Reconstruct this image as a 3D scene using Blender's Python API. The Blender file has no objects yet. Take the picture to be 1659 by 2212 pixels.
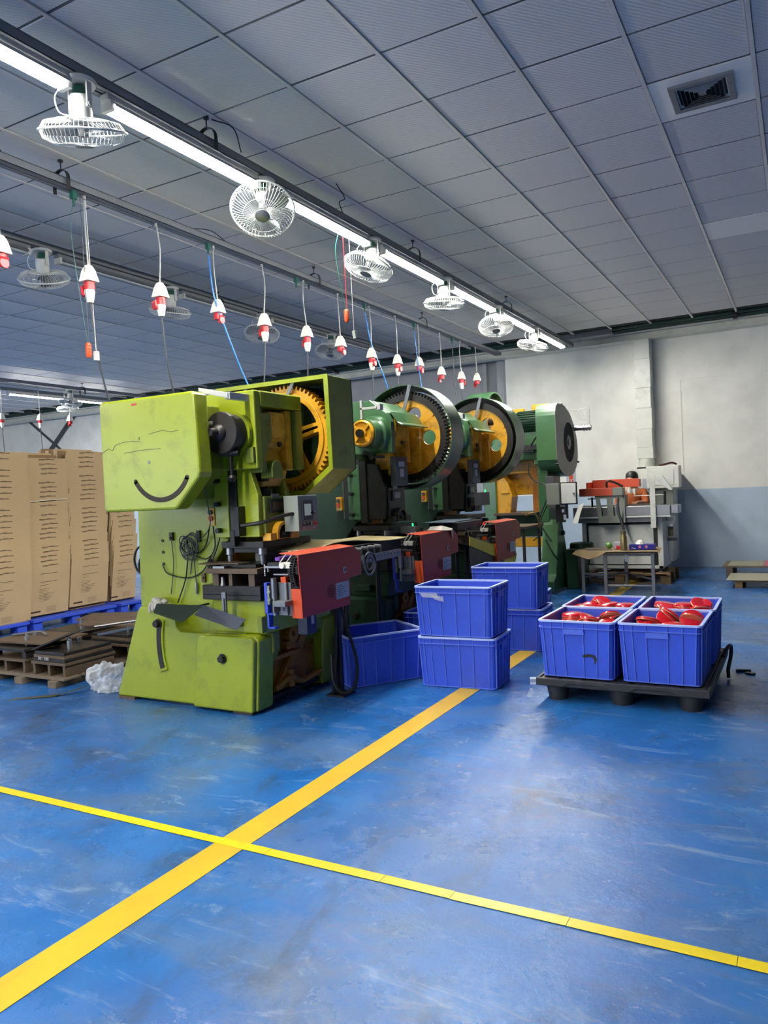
import bpy, math, random
from mathutils import Vector, Matrix
random.seed(7)
C = bpy.context.scene.collection
PI = math.pi
# ------------------------------------------------------------------ camera
CAMZ = 1.45
YAW, PITCH, ROLL, FPX = -0.504, -0.026, -0.0468, 1641.0
fw = Vector((math.sin(YAW)*math.cos(PITCH), math.cos(YAW)*math.cos(PITCH), math.sin(PITCH)))
r0 = Vector((math.cos(YAW), -math.sin(YAW), 0)); u0 = r0.cross(fw)
rt = r0*math.cos(ROLL) + u0*math.sin(ROLL)
up = -r0*math.sin(ROLL) + u0*math.cos(ROLL)
cd = bpy.data.cameras.new('camera'); cam = bpy.data.objects.new('camera', cd); C.objects.link(cam)
cd.sensor_fit = 'VERTICAL'; cd.sensor_height = 36; cd.lens = FPX/2212*36; cd.clip_start = 0.05; cd.clip_end = 100
M = Matrix((rt, up, -fw)).transposed().to_4x4(); M.translation = Vector((0, 0, CAMZ)); cam.matrix_world = M
bpy.context.scene.camera = cam
# ------------------------------------------------------------------ world, exposure
wd = bpy.data.worlds.new('world'); bpy.context.scene.world = wd; wd.use_nodes = True
wd.node_tree.nodes['Background'].inputs[0].default_value = (0.7, 0.78, 0.9, 1)
wd.node_tree.nodes['Background'].inputs[1].default_value = 0.3
vs = bpy.context.scene.view_settings
vs.view_transform = 'Standard'; vs.look = 'None'; vs.gamma = 1; vs.use_curve_mapping = False; vs.exposure = 0.0
TUBE = 270.0      # radiance of the lit fluorescent tubes
WFILL = 150.0      # watts of fill light added at each window behind the viewer
WINX = (-19.0, -15.5, -12.0, -8.5, -5.0)    # unseen windows added behind the viewer to raise the ambient light
for k_, x_ in enumerate(WINX):
    ld_ = bpy.data.lights.new('window_daylight', 'AREA'); ld_.shape = 'RECTANGLE'; ld_.size = 2.9; ld_.size_y = 2.3; ld_.energy = WFILL; ld_.color = (0.82, 0.9, 1.0)
    lo_ = bpy.data.objects.new('window_daylight', ld_); C.objects.link(lo_); lo_.location = (x_, -8.25, 2.1); lo_.rotation_euler = (math.radians(90), 0, 0)
# ------------------------------------------------------------------ helpers
def lin(c):
    c /= 255.0
    return c/12.92 if c <= 0.04045 else ((c+0.055)/1.055)**2.4
def rgb(r, g, b): return (lin(r), lin(g), lin(b), 1)

def mat(name, col, rough=0.5, metal=0.0, var=0.12, scale=6.0, bump=0.0, bscale=40.0, dirt=None, damt=0.0, dscale=3.0, emit=None, spec=0.5, trans=0.0, coat=0.0, dim=0.72):
    m = bpy.data.materials.new(name); m.use_nodes = True
    n = m.node_tree.nodes; l = m.node_tree.links; b = n['Principled BSDF']
    b.inputs['Roughness'].default_value = rough; b.inputs['Metallic'].default_value = metal
    b.inputs['Specular IOR Level'].default_value = spec
    b.inputs['Coat Weight'].default_value = coat; b.inputs['Coat Roughness'].default_value = 0.15
    if trans: b.inputs['Transmission Weight'].default_value = trans
    c = rgb(*col); c = tuple(v*dim for v in c[:3])+(1,)
    tc = n.new('ShaderNodeTexCoord')
    nz = n.new('ShaderNodeTexNoise'); nz.inputs['Scale'].default_value = scale; nz.inputs['Detail'].default_value = 5
    l.new(tc.outputs['Object'], nz.inputs['Vector'])
    rp = n.new('ShaderNodeValToRGB'); l.new(nz.outputs[0], rp.inputs[0])
    rp.color_ramp.elements[0].position = 0.3; rp.color_ramp.elements[1].position = 0.7
    rp.color_ramp.elements[0].color = tuple(max(0, x*(1-var)) for x in c[:3])+(1,)
    rp.color_ramp.elements[1].color = tuple(min(1, x*(1+var)) for x in c[:3])+(1,)
    out = rp.outputs[0]
    if dirt:
        n2 = n.new('ShaderNodeTexNoise'); n2.inputs['Scale'].default_value = dscale; n2.inputs['Detail'].default_value = 9; n2.inputs['Roughness'].default_value = 0.65
        l.new(tc.outputs['Object'], n2.inputs['Vector'])
        r2 = n.new('ShaderNodeValToRGB'); l.new(n2.outputs[0], r2.inputs[0])
        r2.color_ramp.elements[0].position = 0.52; r2.color_ramp.elements[1].position = 0.72
        r2.color_ramp.elements[1].color = (damt, damt, damt, 1); r2.color_ramp.elements[0].color = (0, 0, 0, 1)
        mx = n.new('ShaderNodeMix'); mx.data_type = 'RGBA'
        l.new(r2.outputs[0], mx.inputs['Factor']); l.new(out, mx.inputs['A']); mx.inputs['B'].default_value = rgb(*dirt)
        out = mx.outputs['Result']
    l.new(out, b.inputs['Base Color'])
    if bump:
        n3 = n.new('ShaderNodeTexNoise'); n3.inputs['Scale'].default_value = bscale; n3.inputs['Detail'].default_value = 4
        l.new(tc.outputs['Object'], n3.inputs['Vector'])
        bp = n.new('ShaderNodeBump'); bp.inputs['Strength'].default_value = bump; bp.inputs['Distance'].default_value = 0.01
        l.new(n3.outputs[0], bp.inputs['Height']); l.new(bp.outputs[0], b.inputs['Normal'])
    if emit:
        b.inputs['Emission Color'].default_value = rgb(*emit[0]) if len(emit[0]) == 3 else emit[0]
        b.inputs['Emission Strength'].default_value = emit[1]
    return m

def fit(o, ms):
    for m in (ms if isinstance(ms, (list, tuple)) else [ms]): o.data.materials.append(m)

class MB:
    """collects solids (world coordinates) and links them as ONE mesh object"""
    def __init__(s): s.v = []; s.f = []; s.m = []; s.mi = 0
    def add(s, vs, fs):
        k = len(s.v); s.v += [tuple(p) for p in vs]; s.f += [tuple(i+k for i in f) for f in fs]; s.m += [s.mi]*len(fs); return s
    def box(s, x0, y0, z0, x1, y1, z1):
        v = [(x, y, z) for x in (x0, x1) for y in (y0, y1) for z in (z0, z1)]
        return s.add(v, [(0,1,3,2), (4,6,7,5), (0,4,5,1), (2,3,7,6), (0,2,6,4), (1,5,7,3)])
    def obox(s, c, h, rz=0.0, rx=0.0, ry=0.0):
        R = Matrix.Rotation(rz, 3, 'Z') @ Matrix.Rotation(ry, 3, 'Y') @ Matrix.Rotation(rx, 3, 'X')
        v = [Vector(c) + R @ Vector((sx*h[0], sy*h[1], sz*h[2])) for sx in (-1, 1) for sy in (-1, 1) for sz in (-1, 1)]
        return s.add(v, [(0,1,3,2), (4,6,7,5), (0,4,5,1), (2,3,7,6), (0,2,6,4), (1,5,7,3)])
    def prism(s, pts, ax, a, b):
        def P(p, t):
            return {'y': (p[0], t, p[1]), 'x': (t, p[0], p[1]), 'z': (p[0], p[1], t)}[ax]
        n = len(pts)
        return s.add([P(p, a) for p in pts]+[P(p, b) for p in pts], [tuple(range(n)), tuple(range(2*n-1, n-1, -1))]+[(i, (i+1) % n, (i+1) % n+n, i+n) for i in range(n)])
    def ring(s, outer, inner, ax, a, b):
        def P(p, t):
            return {'y': (p[0], t, p[1]), 'x': (t, p[0], p[1]), 'z': (p[0], p[1], t)}[ax]
        n = len(outer)
        v = [P(p, a) for p in outer]+[P(p, b) for p in outer]+[P(p, a) for p in inner]+[P(p, b) for p in inner]
        f = []
        for i in range(n):
            j = (i+1) % n
            f += [(i, j, j+n, i+n), (i+2*n, i+3*n, j+3*n, j+2*n), (i, i+2*n, j+2*n, j), (i+n, j+n, j+3*n, i+3*n)]
        return s.add(v, f)
    def cyl(s, p0, p1, r0, r1=None, n=16):
        if r1 is None: r1 = r0
        p0 = Vector(p0); p1 = Vector(p1); d = (p1-p0).normalized()
        a = d.orthogonal().normalized(); b = d.cross(a)
        v = [p0+(a*math.cos(2*PI*i/n)+b*math.sin(2*PI*i/n))*r0 for i in range(n)]+[p1+(a*math.cos(2*PI*i/n)+b*math.sin(2*PI*i/n))*r1 for i in range(n)]
        return s.add(v, [tuple(range(n)), tuple(range(2*n-1, n-1, -1))]+[(i, (i+1) % n, (i+1) % n+n, i+n) for i in range(n)])
    def tube(s, path, r, n=6, closed=False):
        path = [Vector(p) for p in path]; L = len(path); base = len(s.v); vs = []; a = None
        for i, p in enumerate(path):
            q0 = path[i-1] if (i or closed) else p; q1 = path[(i+1) % L] if (i < L-1 or closed) else p
            d = (q1-q0)
            d = d.normalized() if d.length > 1e-9 else Vector((0, 0, 1))
            if a is None: a = d.orthogonal().normalized()
            else:
                a = a-d*a.dot(d)
                a = a.normalized() if a.length > 1e-6 else d.orthogonal().normalized()
            b = d.cross(a); rr = r[i] if isinstance(r, (list, tuple)) else r
            vs += [p+(a*math.cos(2*PI*k/n)+b*math.sin(2*PI*k/n))*rr for k in range(n)]
        fs = []
        for i in range(L if closed else L-1):
            j = (i+1) % L
            fs += [(i*n+k, i*n+(k+1) % n, j*n+(k+1) % n, j*n+k) for k in range(n)]
        if not closed: fs += [tuple(range(n)), tuple(range((L-1)*n, L*n))]
        return s.add(vs, fs)
    def lathe(s, prof, o, ax='z', n=24):
        o = Vector(o); vs = []
        for r, h in prof:
            for k in range(n):
                c, q = math.cos(2*PI*k/n)*r, math.sin(2*PI*k/n)*r
                vs.append(o+Vector({'z': (c, q, h), 'y': (c, h, q), 'x': (h, c, q)}[ax]))
        L = len(prof); fs = [(i*n+k, i*n+(k+1) % n, (i+1)*n+(k+1) % n, (i+1)*n+k) for i in range(L-1) for k in range(n)]
        if prof[0][0] > 1e-4: fs.append(tuple(range(n)))
        if prof[-1][0] > 1e-4: fs.append(tuple(range((L-1)*n, L*n)))
        return s.add(vs, fs)
    def quad(s, a, b, c, d, t=0.002):
        a, b, c, d = map(Vector, (a, b, c, d)); nn = (b-a).cross(c-a).normalized()*t
        return s.add([a, b, c, d, a+nn, b+nn, c+nn, d+nn], [(0,3,2,1), (4,5,6,7), (0,1,5,4), (1,2,6,5), (2,3,7,6), (3,0,4,7)])
    def build(s, name, ms, parent=None, smooth=False, bevel=0.0, loc=None, kind=None, label=None, weld=True):
        base = Vector((0, 0, 0))
        if parent is not None: base = Vector(parent['_w'])
        if loc is not None: base = base*0+Vector(loc)
        me = bpy.data.meshes.new(name)
        me.from_pydata([tuple(Vector(p)-base) for p in s.v], [], s.f)
        for p, i in zip(me.polygons, s.m): p.material_index = i
        import bmesh
        bm = bmesh.new(); bm.from_mesh(me)
        bmesh.ops.recalc_face_normals(bm, faces=bm.faces); bm.to_mesh(me); bm.free()
        if smooth:
            me.shade_smooth(); me.set_sharp_from_angle(angle=math.radians(38))
        o = bpy.data.objects.new(name, me); C.objects.link(o)
        for m in (ms if isinstance(ms, (list, tuple)) else [ms]): me.materials.append(m)
        if parent is not None: o.parent = parent
        if loc is not None: o.location = loc if parent is None else Vector(loc)-Vector(parent['_w'])
        o['_w'] = base
        if bevel:
            b = o.modifiers.new('bevel', 'BEVEL'); b.width = bevel; b.segments = 2; b.limit_method = 'ANGLE'; b.angle_limit = math.radians(40)
        if kind: o['kind'] = kind
        if label: o['label'] = label
        return o
def thing(name, label, cat, loc=(0, 0, 0), group=None):
    o = bpy.data.objects.new(name, None); C.objects.link(o); o.location = loc; o['_w'] = Vector(loc)
    o.empty_display_size = 0.1
    o['label'] = label; o['category'] = cat
    if group: o['group'] = group
    return o
def tag(o, label, cat, group=None):
    o['label'] = label; o['category'] = cat
    if group: o['group'] = group
    return o
def kids(o): return [c for c in bpy.data.objects if c.parent == o]
def copy_tree(o, loc=None, rz=None, label=None):
    def cp(a, par):
        c = a.copy(); C.objects.link(c); c.parent = par
        for ch in KIDS.get(a.name, ()): cp(ch, c)
        return c
    KIDS = {}
    for x in bpy.data.objects:
        if x.parent: KIDS.setdefault(x.parent.name, []).append(x)
    r = cp(o, None)
    if loc is not None: r.location = loc
    if rz is not None: r.rotation_euler = (0, 0, rz)
    if label: r['label'] = label
    return r
def circ(cx, cy, r, n=32, a0=0.0): return [(cx+r*math.cos(a0+2*PI*i/n), cy+r*math.sin(a0+2*PI*i/n)) for i in range(n)]
def arc(cx, cy, r, a, b, n=12): return [(cx+r*math.cos(math.radians(a+(b-a)*i/(n-1))), cy+r*math.sin(math.radians(a+(b-a)*i/(n-1)))) for i in range(n)]
def curve(pts, n=8):
    """Catmull-Rom through points"""
    P = [Vector(p) for p in pts]; P = [P[0]*2-P[1]]+P+[P[-1]*2-P[-2]]; out = []
    for i in range(1, len(P)-2):
        for k in range(n):
            t = k/n
            out.append(0.5*((2*P[i])+(-P[i-1]+P[i+1])*t+(2*P[i-1]-5*P[i]+4*P[i+1]-P[i+2])*t*t+(-P[i-1]+3*P[i]-3*P[i+1]+P[i+2])*t**3))
    out.append(P[-2]); return out
def text(name, body, size, m, parent, loc, rot, bold=0.0):
    cu = bpy.data.curves.new(name, 'FONT'); cu.body = body; cu.size = size; cu.extrude = 0.0005; cu.offset = bold
    o = bpy.data.objects.new(name, cu); C.objects.link(o); cu.materials.append(m)
    
    me = bpy.data.meshes.new_from_object(o.evaluated_get(bpy.context.evaluated_depsgraph_get())); C.objects.unlink(o); bpy.data.objects.remove(o)
    o = bpy.data.objects.new(name, me); C.objects.link(o); me.materials.clear(); me.materials.append(m)
    o.parent = parent; o.location = Vector(loc)-Vector(parent['_w']); o.rotation_euler = rot; return o
# ------------------------------------------------------------------ materials
LIME = mat('lime_paint', (166, 180, 26), 0.35, var=0.05, scale=2, dirt=(85, 92, 30), damt=0.45, dscale=5, bump=0.03, bscale=60, coat=0.25)
LIMED = mat('lime_paint_soiled', (132, 144, 42), 0.45, var=0.12, scale=4, dirt=(60, 64, 30), damt=0.6, dscale=7, bump=0.05, coat=0.2)  # oily grime, plus shade of the aisle-facing sides put into the colour
GREEN = mat('green_paint', (72, 118, 74), 0.32, var=0.08, scale=3, dirt=(40, 58, 42), damt=0.5, dscale=5, bump=0.03, coat=0.4)
GREEND = mat('dark_green_paint', (30, 66, 42), 0.5, var=0.12, scale=3, dirt=(22, 34, 28), damt=0.6, dscale=5, bump=0.04, coat=0.05, spec=0.3)
GREENG = mat('guard_green_paint', (62, 92, 60), 0.3, var=0.1, scale=3, dirt=(36, 46, 36), damt=0.5, dscale=5, coat=0.3)
YEL = mat('yellow_paint', (222, 162, 28), 0.4, dim=0.95, var=0.12, scale=5, dirt=(110, 70, 22), damt=0.75, dscale=8, bump=0.05, coat=0.2)
BRN = mat('oily_yellow_paint', (190, 120, 30), 0.45, var=0.2, scale=5, dirt=(52, 36, 20), damt=0.85, dscale=7, bump=0.08)
BLK = mat('black_rubber', (22, 22, 24), 0.5, var=0.15)
DKST = mat('dark_steel', (58, 56, 54), 0.38, metal=0.6, var=0.2, scale=8, dirt=(40, 32, 26), damt=0.6, dscale=10, bump=0.05)
STEEL = mat('bright_steel', (170, 170, 172), 0.3, metal=0.85, var=0.08)
GALV = mat('galvanised_steel', (140, 142, 146), 0.42, metal=0.6, var=0.12, scale=10)
RUST = mat('rusty_steel', (112, 92, 72), 0.55, metal=0.35, var=0.25, scale=6, dirt=(60, 50, 42), damt=0.8, dscale=6, bump=0.08)
RED = mat('orange_red_paint', (190, 52, 36), 0.45, var=0.04, scale=3, bump=0.01)  # feeder side, its shade put into the colour; the lit top differs
ORG = mat('orange_paint', (235, 84, 30), 0.45, var=0.04)
BLUEP = mat('blue_anodised', (60, 84, 205), 0.35, var=0.06)
GREYB = mat('grey_enamel', (150, 156, 144), 0.4, var=0.06, scale=4)
GREYD = mat('dark_grey_enamel', (78, 80, 84), 0.45, var=0.1)
WHT = mat('white_plastic', (225, 222, 208), 0.4, dim=1.0, var=0.05)
WHTE = mat('white_enamel', (215, 216, 206), 0.4, dim=1.0, var=0.06, scale=3, dirt=(150, 148, 132), damt=0.5, dscale=4)
REDP = mat('red_plastic', (222, 40, 44), 0.35, var=0.05)
NAVY = mat('navy_enamel', (16, 24, 56), 0.35, var=0.1)
PURP = mat('purple_anodised', (120, 60, 170), 0.35, var=0.06)
CREAM = mat('cream_card', (226, 206, 150), 0.7, var=0.06, scale=2)
BOARD = mat('cardboard', (190, 162, 120), 0.85, dim=1.0, var=0.05, scale=3, bump=0.02, bscale=90)
BOARD2 = mat('cardboard_dark', (160, 128, 88), 0.85, var=0.06, scale=3)
INK = mat('brown_ink', (72, 54, 40), 0.9, var=0.1)
WOOD = mat('pallet_wood', (150, 118, 78), 0.75, var=0.2, scale=9, dirt=(84, 62, 40), damt=0.6, dscale=5, bump=0.1, bscale=30)
WOODG = mat('grey_weathered_wood', (128, 112, 92), 0.8, var=0.2, scale=9, dirt=(76, 66, 54), damt=0.6, dscale=5, bump=0.1, bscale=30)
CRATE = mat('blue_crate_plastic', (54, 86, 210), 0.42, dim=0.92, var=0.06, scale=2, dirt=(52, 66, 150), damt=0.35, dscale=6, bump=0.02, spec=0.45)
CRIM = mat('pale_blue_crate_edge', (172, 188, 240), 0.4, var=0.05, dim=1.0)
CRIB = mat('crate_rib_blue', (84, 112, 222), 0.4, var=0.05, dim=0.9)
BPAL = mat('black_pallet_plastic', (44, 43, 44), 0.55, var=0.2, scale=12, dirt=(92, 84, 76), damt=0.5, dscale=9)
LID = mat('red_lacquer', (225, 30, 48), 0.18, var=0.05, coat=0.6)
LIDG = mat('lid_gold_rim', (232, 170, 120), 0.3, metal=0.4, var=0.05)
CABLE = mat('pale_grey_cable', (176, 176, 172), 0.5, var=0.05)
CABD = mat('dark_grey_cable', (62, 64, 68), 0.5, var=0.05)
BHOSE = mat('blue_air_hose', (44, 130, 214), 0.3, var=0.05)
LAMPW = mat('lamp_white_enamel', (205, 205, 200), 0.35, dim=0.8, var=0.03)
TRUNK = mat('grey_trunking', (128, 132, 140), 0.42, metal=0.25, var=0.06, scale=5)
TUBEON = mat('lit_tube', (255, 255, 255), 0.4, emit=((1.0, 0.975, 0.91, 1), TUBE))
TUBEOFF = mat('unlit_tube', (190, 196, 200), 0.25, var=0.02)
FANW = mat('fan_white_wire', (226, 228, 222), 0.35, var=0.03)
FANB = mat('fan_blade', (168, 176, 184), 0.2, var=0.03, trans=0.55)
GREENP = mat('green_pipe_paint', (22, 66, 48), 0.45, var=0.1)
GREENC = mat('green_clip', (20, 96, 80), 0.4)
LABEL = mat('white_label', (196, 202, 214), 0.4, var=0.03)
LABT = mat('label_grey_print', (110, 118, 134), 0.6)
PLASTIC = mat('clear_wrap', (235, 238, 240), 0.12, var=0.04, dim=1.0, bump=0.3, bscale=18)
_n = PLASTIC.node_tree.nodes; _l = PLASTIC.node_tree.links
_t = _n.new('ShaderNodeBsdfTransparent'); _m = _n.new('ShaderNodeMixShader'); _lw = _n.new('ShaderNodeLayerWeight'); _lw.inputs[0].default_value = 0.35
_ma = _n.new('ShaderNodeMath'); _ma.operation = 'MULTIPLY_ADD'; _ma.inputs[1].default_value = 0.8; _ma.inputs[2].default_value = 0.16; _ma.use_clamp = True; _l.new(_lw.outputs['Facing'], _ma.inputs[0]); _l.new(_ma.outputs[0], _m.inputs[0]); _l.new(_t.outputs[0], _m.inputs[1]); _l.new(_n['Principled BSDF'].outputs[0], _m.inputs[2]); _l.new(_m.outputs[0], _n['Material Output'].inputs[0])
SKIN = mat('skin', (206, 150, 122), 0.5, var=0.05)
HAIR = mat('black_hair', (20, 17, 16), 0.45, var=0.2, scale=40)
SHIRT = mat('orange_shirt', (204, 106, 46), 0.8, var=0.12, scale=9, bump=0.1, bscale=15)
TROU = mat('dark_trousers', (40, 42, 52), 0.85, var=0.1)
PINK = mat('pink_card', (214, 120, 150), 0.7, var=0.05)
GREYC = mat('grey_card', (176, 172, 150), 0.8, var=0.05)
LED_G = mat('green_indicator', (20, 200, 90), 0.4, emit=((40, 255, 120), 2.5))
LED_R = mat('red_indicator', (230, 20, 20), 0.4, emit=((255, 30, 20), 2.5))
SCREEN = mat('panel_screen', (170, 180, 180), 0.2, emit=((150, 165, 165), 0.35))
CHALK = mat('chalk', (205, 205, 200), 0.9)

# blue painted floor
def floor_mat():
    m = bpy.data.materials.new('blue_floor_paint'); m.use_nodes = True
    n = m.node_tree.nodes; l = m.node_tree.links; b = n['Principled BSDF']
    tc = n.new('ShaderNodeTexCoord')
    def noise(s, d=6, r=0.6, sx=1, sy=1, dist=0.0):
        mp = n.new('ShaderNodeMapping'); l.new(tc.outputs['Object'], mp.inputs[0]); mp.inputs['Scale'].default_value = (sx, sy, 1); mp.inputs['Rotation'].default_value = (0, 0, 0.5)
        x = n.new('ShaderNodeTexNoise'); x.inputs['Scale'].default_value = s; x.inputs['Detail'].default_value = d; x.inputs['Roughness'].default_value = r; x.inputs['Distortion'].default_value = dist
        l.new(mp.outputs[0], x.inputs['Vector']); return x.outputs[0]
    def ramp(s, a, b_, c0=(0, 0, 0, 1), c1=(1, 1, 1, 1)):
        r = n.new('ShaderNodeValToRGB'); l.new(s, r.inputs[0]); r.color_ramp.elements[0].position = a; r.color_ramp.elements[1].position = b_
        r.color_ramp.elements[0].color = c0; r.color_ramp.elements[1].color = c1; return r.outputs[0]
    def mix(f, a, c):
        x = n.new('ShaderNodeMix'); x.data_type = 'RGBA'; l.new(f, x.inputs['Factor']); l.new(a, x.inputs['A']); x.inputs['B'].default_value = c; return x.outputs['Result']
    base = ramp(noise(1.3, 7, 0.6), 0.35, 0.68, rgb(22, 84, 150), rgb(42, 106, 172))
    base = mix(ramp(noise(0.9, 10, 0.66, 1, 1.6, 0.6), 0.47, 0.70, (0, 0, 0, 1), (0.85, 0.85, 0.85, 1)), base, rgb(80, 100, 124))
    base = mix(ramp(noise(1.5, 10, 0.7, 1.5, 1, 0.5), 0.52, 0.70, (0, 0, 0, 1), (0.75, 0.75, 0.75, 1)), base, rgb(44, 62, 80))
    base = mix(ramp(noise(1.7, 12, 0.74, 1, 3.2, 1.6), 0.55, 0.72, (0, 0, 0, 1), (0.7, 0.7, 0.7, 1)), base, rgb(132, 158, 186))
    l.new(base, b.inputs['Base Color'])
    l.new(ramp(noise(1.1, 9, 0.68), 0.38, 0.62, (0.09, 0.09, 0.09, 1), (0.38, 0.38, 0.38, 1)), b.inputs['Roughness'])
    b.inputs['Specular IOR Level'].default_value = 0.45
    bp = n.new('ShaderNodeBump'); bp.inputs['Strength'].default_value = 0.55; bp.inputs['Distance'].default_value = 0.006
    l.new(noise(14, 8, 0.72), bp.inputs['Height'])
    bp2 = n.new('ShaderNodeBump'); bp2.inputs['Strength'].default_value = 0.35; bp2.inputs['Distance'].default_value = 0.02
    l.new(noise(2.5, 4, 0.5), bp2.inputs['Height']); l.new(bp.outputs[0], bp2.inputs['Normal']); l.new(bp2.outputs[0], b.inputs['Normal'])
    return m
FLOOR = floor_mat()
def line_mat(name, a, c):
    m = mat(name, a, 0.4, var=0.1, scale=4, dirt=c, damt=0.75, dscale=6, bump=0.05); return m
LINE1 = line_mat('worn_yellow_floor_paint', (236, 190, 30), (196, 150, 36))
LINE2 = mat('yellow_floor_tape', (250, 222, 20), 0.35, var=0.04, dirt=(190, 165, 40), damt=0.5, dscale=14)
def wall_mat(name, up_, lo, zsplit):
    m = bpy.data.materials.new(name); m.use_nodes = True
    n = m.node_tree.nodes; l = m.node_tree.links; b = n['Principled BSDF']; b.inputs['Roughness'].default_value = 0.55
    g = n.new('ShaderNodeNewGeometry'); sx = n.new('ShaderNodeSeparateXYZ'); l.new(g.outputs['Position'], sx.inputs[0])
    gt = n.new('ShaderNodeMath'); gt.operation = 'GREATER_THAN'; gt.inputs[1].default_value = zsplit; l.new(sx.outputs[2], gt.inputs[0])
    mx = n.new('ShaderNodeMix'); mx.data_type = 'RGBA'; l.new(gt.outputs[0], mx.inputs['Factor']); mx.inputs['A'].default_value = rgb(*lo); mx.inputs['B'].default_value = rgb(*up_)
    nz = n.new('ShaderNodeTexNoise'); nz.inputs['Scale'].default_value = 2.5; nz.inputs['Detail'].default_value = 8; l.new(g.outputs['Position'], nz.inputs['Vector'])
    r = n.new('ShaderNodeValToRGB'); l.new(nz.outputs[0], r.inputs[0]); r.color_ramp.elements[0].color = (0.86, 0.86, 0.86, 1); r.color_ramp.elements[1].color = (1, 1, 1, 1)
    r.color_ramp.elements[0].position = 0.3; r.color_ramp.elements[1].position = 0.6
    m2 = n.new('ShaderNodeMix'); m2.data_type = 'RGBA'; m2.blend_type = 'MULTIPLY'; m2.inputs['Factor'].default_value = 1; l.new(mx.outputs['Result'], m2.inputs['A']); l.new(r.outputs[0], m2.inputs['B'])
    l.new(m2.outputs['Result'], b.inputs['Base Color'])
    bp = n.new('ShaderNodeBump'); bp.inputs['Strength'].default_value = 0.12; bp.inputs['Distance'].default_value = 0.004
    n2 = n.new('ShaderNodeTexNoise'); n2.inputs['Scale'].default_value = 30; l.new(g.outputs['Position'], n2.inputs['Vector']); l.new(n2.outputs[0], bp.inputs['Height']); l.new(bp.outputs[0], b.inputs['Normal'])
    return m
WALL = wall_mat('white_over_pale_blue_wall', (236, 234, 224), (184, 202, 216), 1.262)
WALLSH = wall_mat('grey_wall', (170, 170, 172), (120, 140, 165), 1.262)  # white wall in dimmer light, its shade put into the grey colour
WALLD = wall_mat('dull_side_wall', (110, 112, 116), (70, 90, 116), 1.262)  # unseen right wall, darkened to cut light bounced onto aisle-facing sides
def tile_mat():
    m = bpy.data.materials.new('pressed_ceiling_tile'); m.use_nodes = True
    n = m.node_tree.nodes; l = m.node_tree.links; b = n['Principled BSDF']; b.inputs['Roughness'].default_value = 0.55
    
    g = n.new('ShaderNodeNewGeometry'); mp = n.new('ShaderNodeMapping'); mp.inputs['Rotation'].default_value = (0, 0, math.radians(40)); l.new(g.outputs['Position'], mp.inputs[0])
    w = n.new('ShaderNodeTexWave'); w.inputs['Scale'].default_value = 13.0; w.inputs['Distortion'].default_value = 1.5; w.inputs['Detail Scale'].default_value = 3; l.new(mp.outputs[0], w.inputs['Vector'])
    cr = n.new('ShaderNodeValToRGB'); cr.color_ramp.elements[0].color = rgb(197, 194, 191); cr.color_ramp.elements[1].color = rgb(212, 208, 204); l.new(w.outputs['Color'], cr.inputs[0]); l.new(cr.outputs[0], b.inputs['Base Color'])
    bp = n.new('ShaderNodeBump'); bp.inputs['Strength'].default_value = 0.22; bp.inputs['Distance'].default_value = 0.003; l.new(w.outputs['Color'], bp.inputs['Height']); l.new(bp.outputs[0], b.inputs['Normal'])
    return m
TILE = tile_mat()
TILEF = mat('plain_ceiling_tile', (244, 238, 226), 0.5, dim=1.0, var=0.02)
TBAR = mat('ceiling_grid_bar', (212, 208, 202), 0.4, dim=1.0, metal=0.3, var=0.04)
DARKV = mat('dark_void', (16, 17, 19), 0.9)

# ------------------------------------------------------------------ the room
CZ, YW = 3.86, 13.25
XL, XR, YB = -22.0, 9.0, -8.0
fl = MB(); fl.box(XL, YB, -0.12, XR, 14.2, 0.0); FL = fl.build('floor', FLOOR, kind='structure')
# wide painted line along the aisle and narrow tape across it
ln = MB()
xs = -2.145; w = 0.075
ys = [-7.9, 1.0, 1.6, 2.4, 4, 6, 8, 10, 12.9]
for a, b in zip(ys[:-1], ys[1:]): ln.quad((xs-w, a, 0.0005), (xs+w, a, 0.0005), (xs+w, b, 0.0005), (xs-w, b, 0.0005), 0.0015)
ln.build('floor_line', LINE1, FL, label='wide worn yellow painted line along the aisle')
tp = MB(); x = -21.0; random.seed(3)
yline = 2.43
while x < 8.5:
    L = random.uniform(0.25, 0.8) if x > -5 else 3.0
    d0, d1 = random.uniform(-.003, .003), random.uniform(-.003, .003)
    tp.quad((x, yline-0.026+d0, 0.0025), (x+L-0.002, yline-0.026+d1, 0.0025), (x+L-0.002, yline+0.026+d1, 0.0025), (x, yline+0.026+d0, 0.0025), 0.001); x += L
tp.build('floor_tape', LINE2, FL, label='narrow bright yellow tape across the aisle')

w = MB(); w.box(-4.66, YW, 0, XR, YW+0.25, 4.4); WB = w.build('wall_back', WALL, kind='structure')
w = MB(); w.box(XL, YW+0.2, 0, -11.0, YW+0.34, 4.4); w.build('wall_back_far', WALL, kind='structure')
w = MB(); w.box(XL, YW+0.35, 0, -4.66, YW+0.6, 4.4); w.box(-4.87, YW+0.12, 0, -4.66, YW+0.36, 4.4); w.box(-5.2, YW+0.25, 0, -5.12, YW+0.36, 4.4)
WBL = w.build('wall_back_left', WALLSH, kind='structure')
for nm, bx in (('wall_left', (XL-0.2, YB, 0, XL, 14.2, 4.4)), ('wall_right', (XR, YB, 0, XR+0.2, 14.2, 4.4))):
    w = MB(); w.box(*bx); w.build(nm, WALL if nm == 'wall_left' else WALLD, kind='structure')
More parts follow.
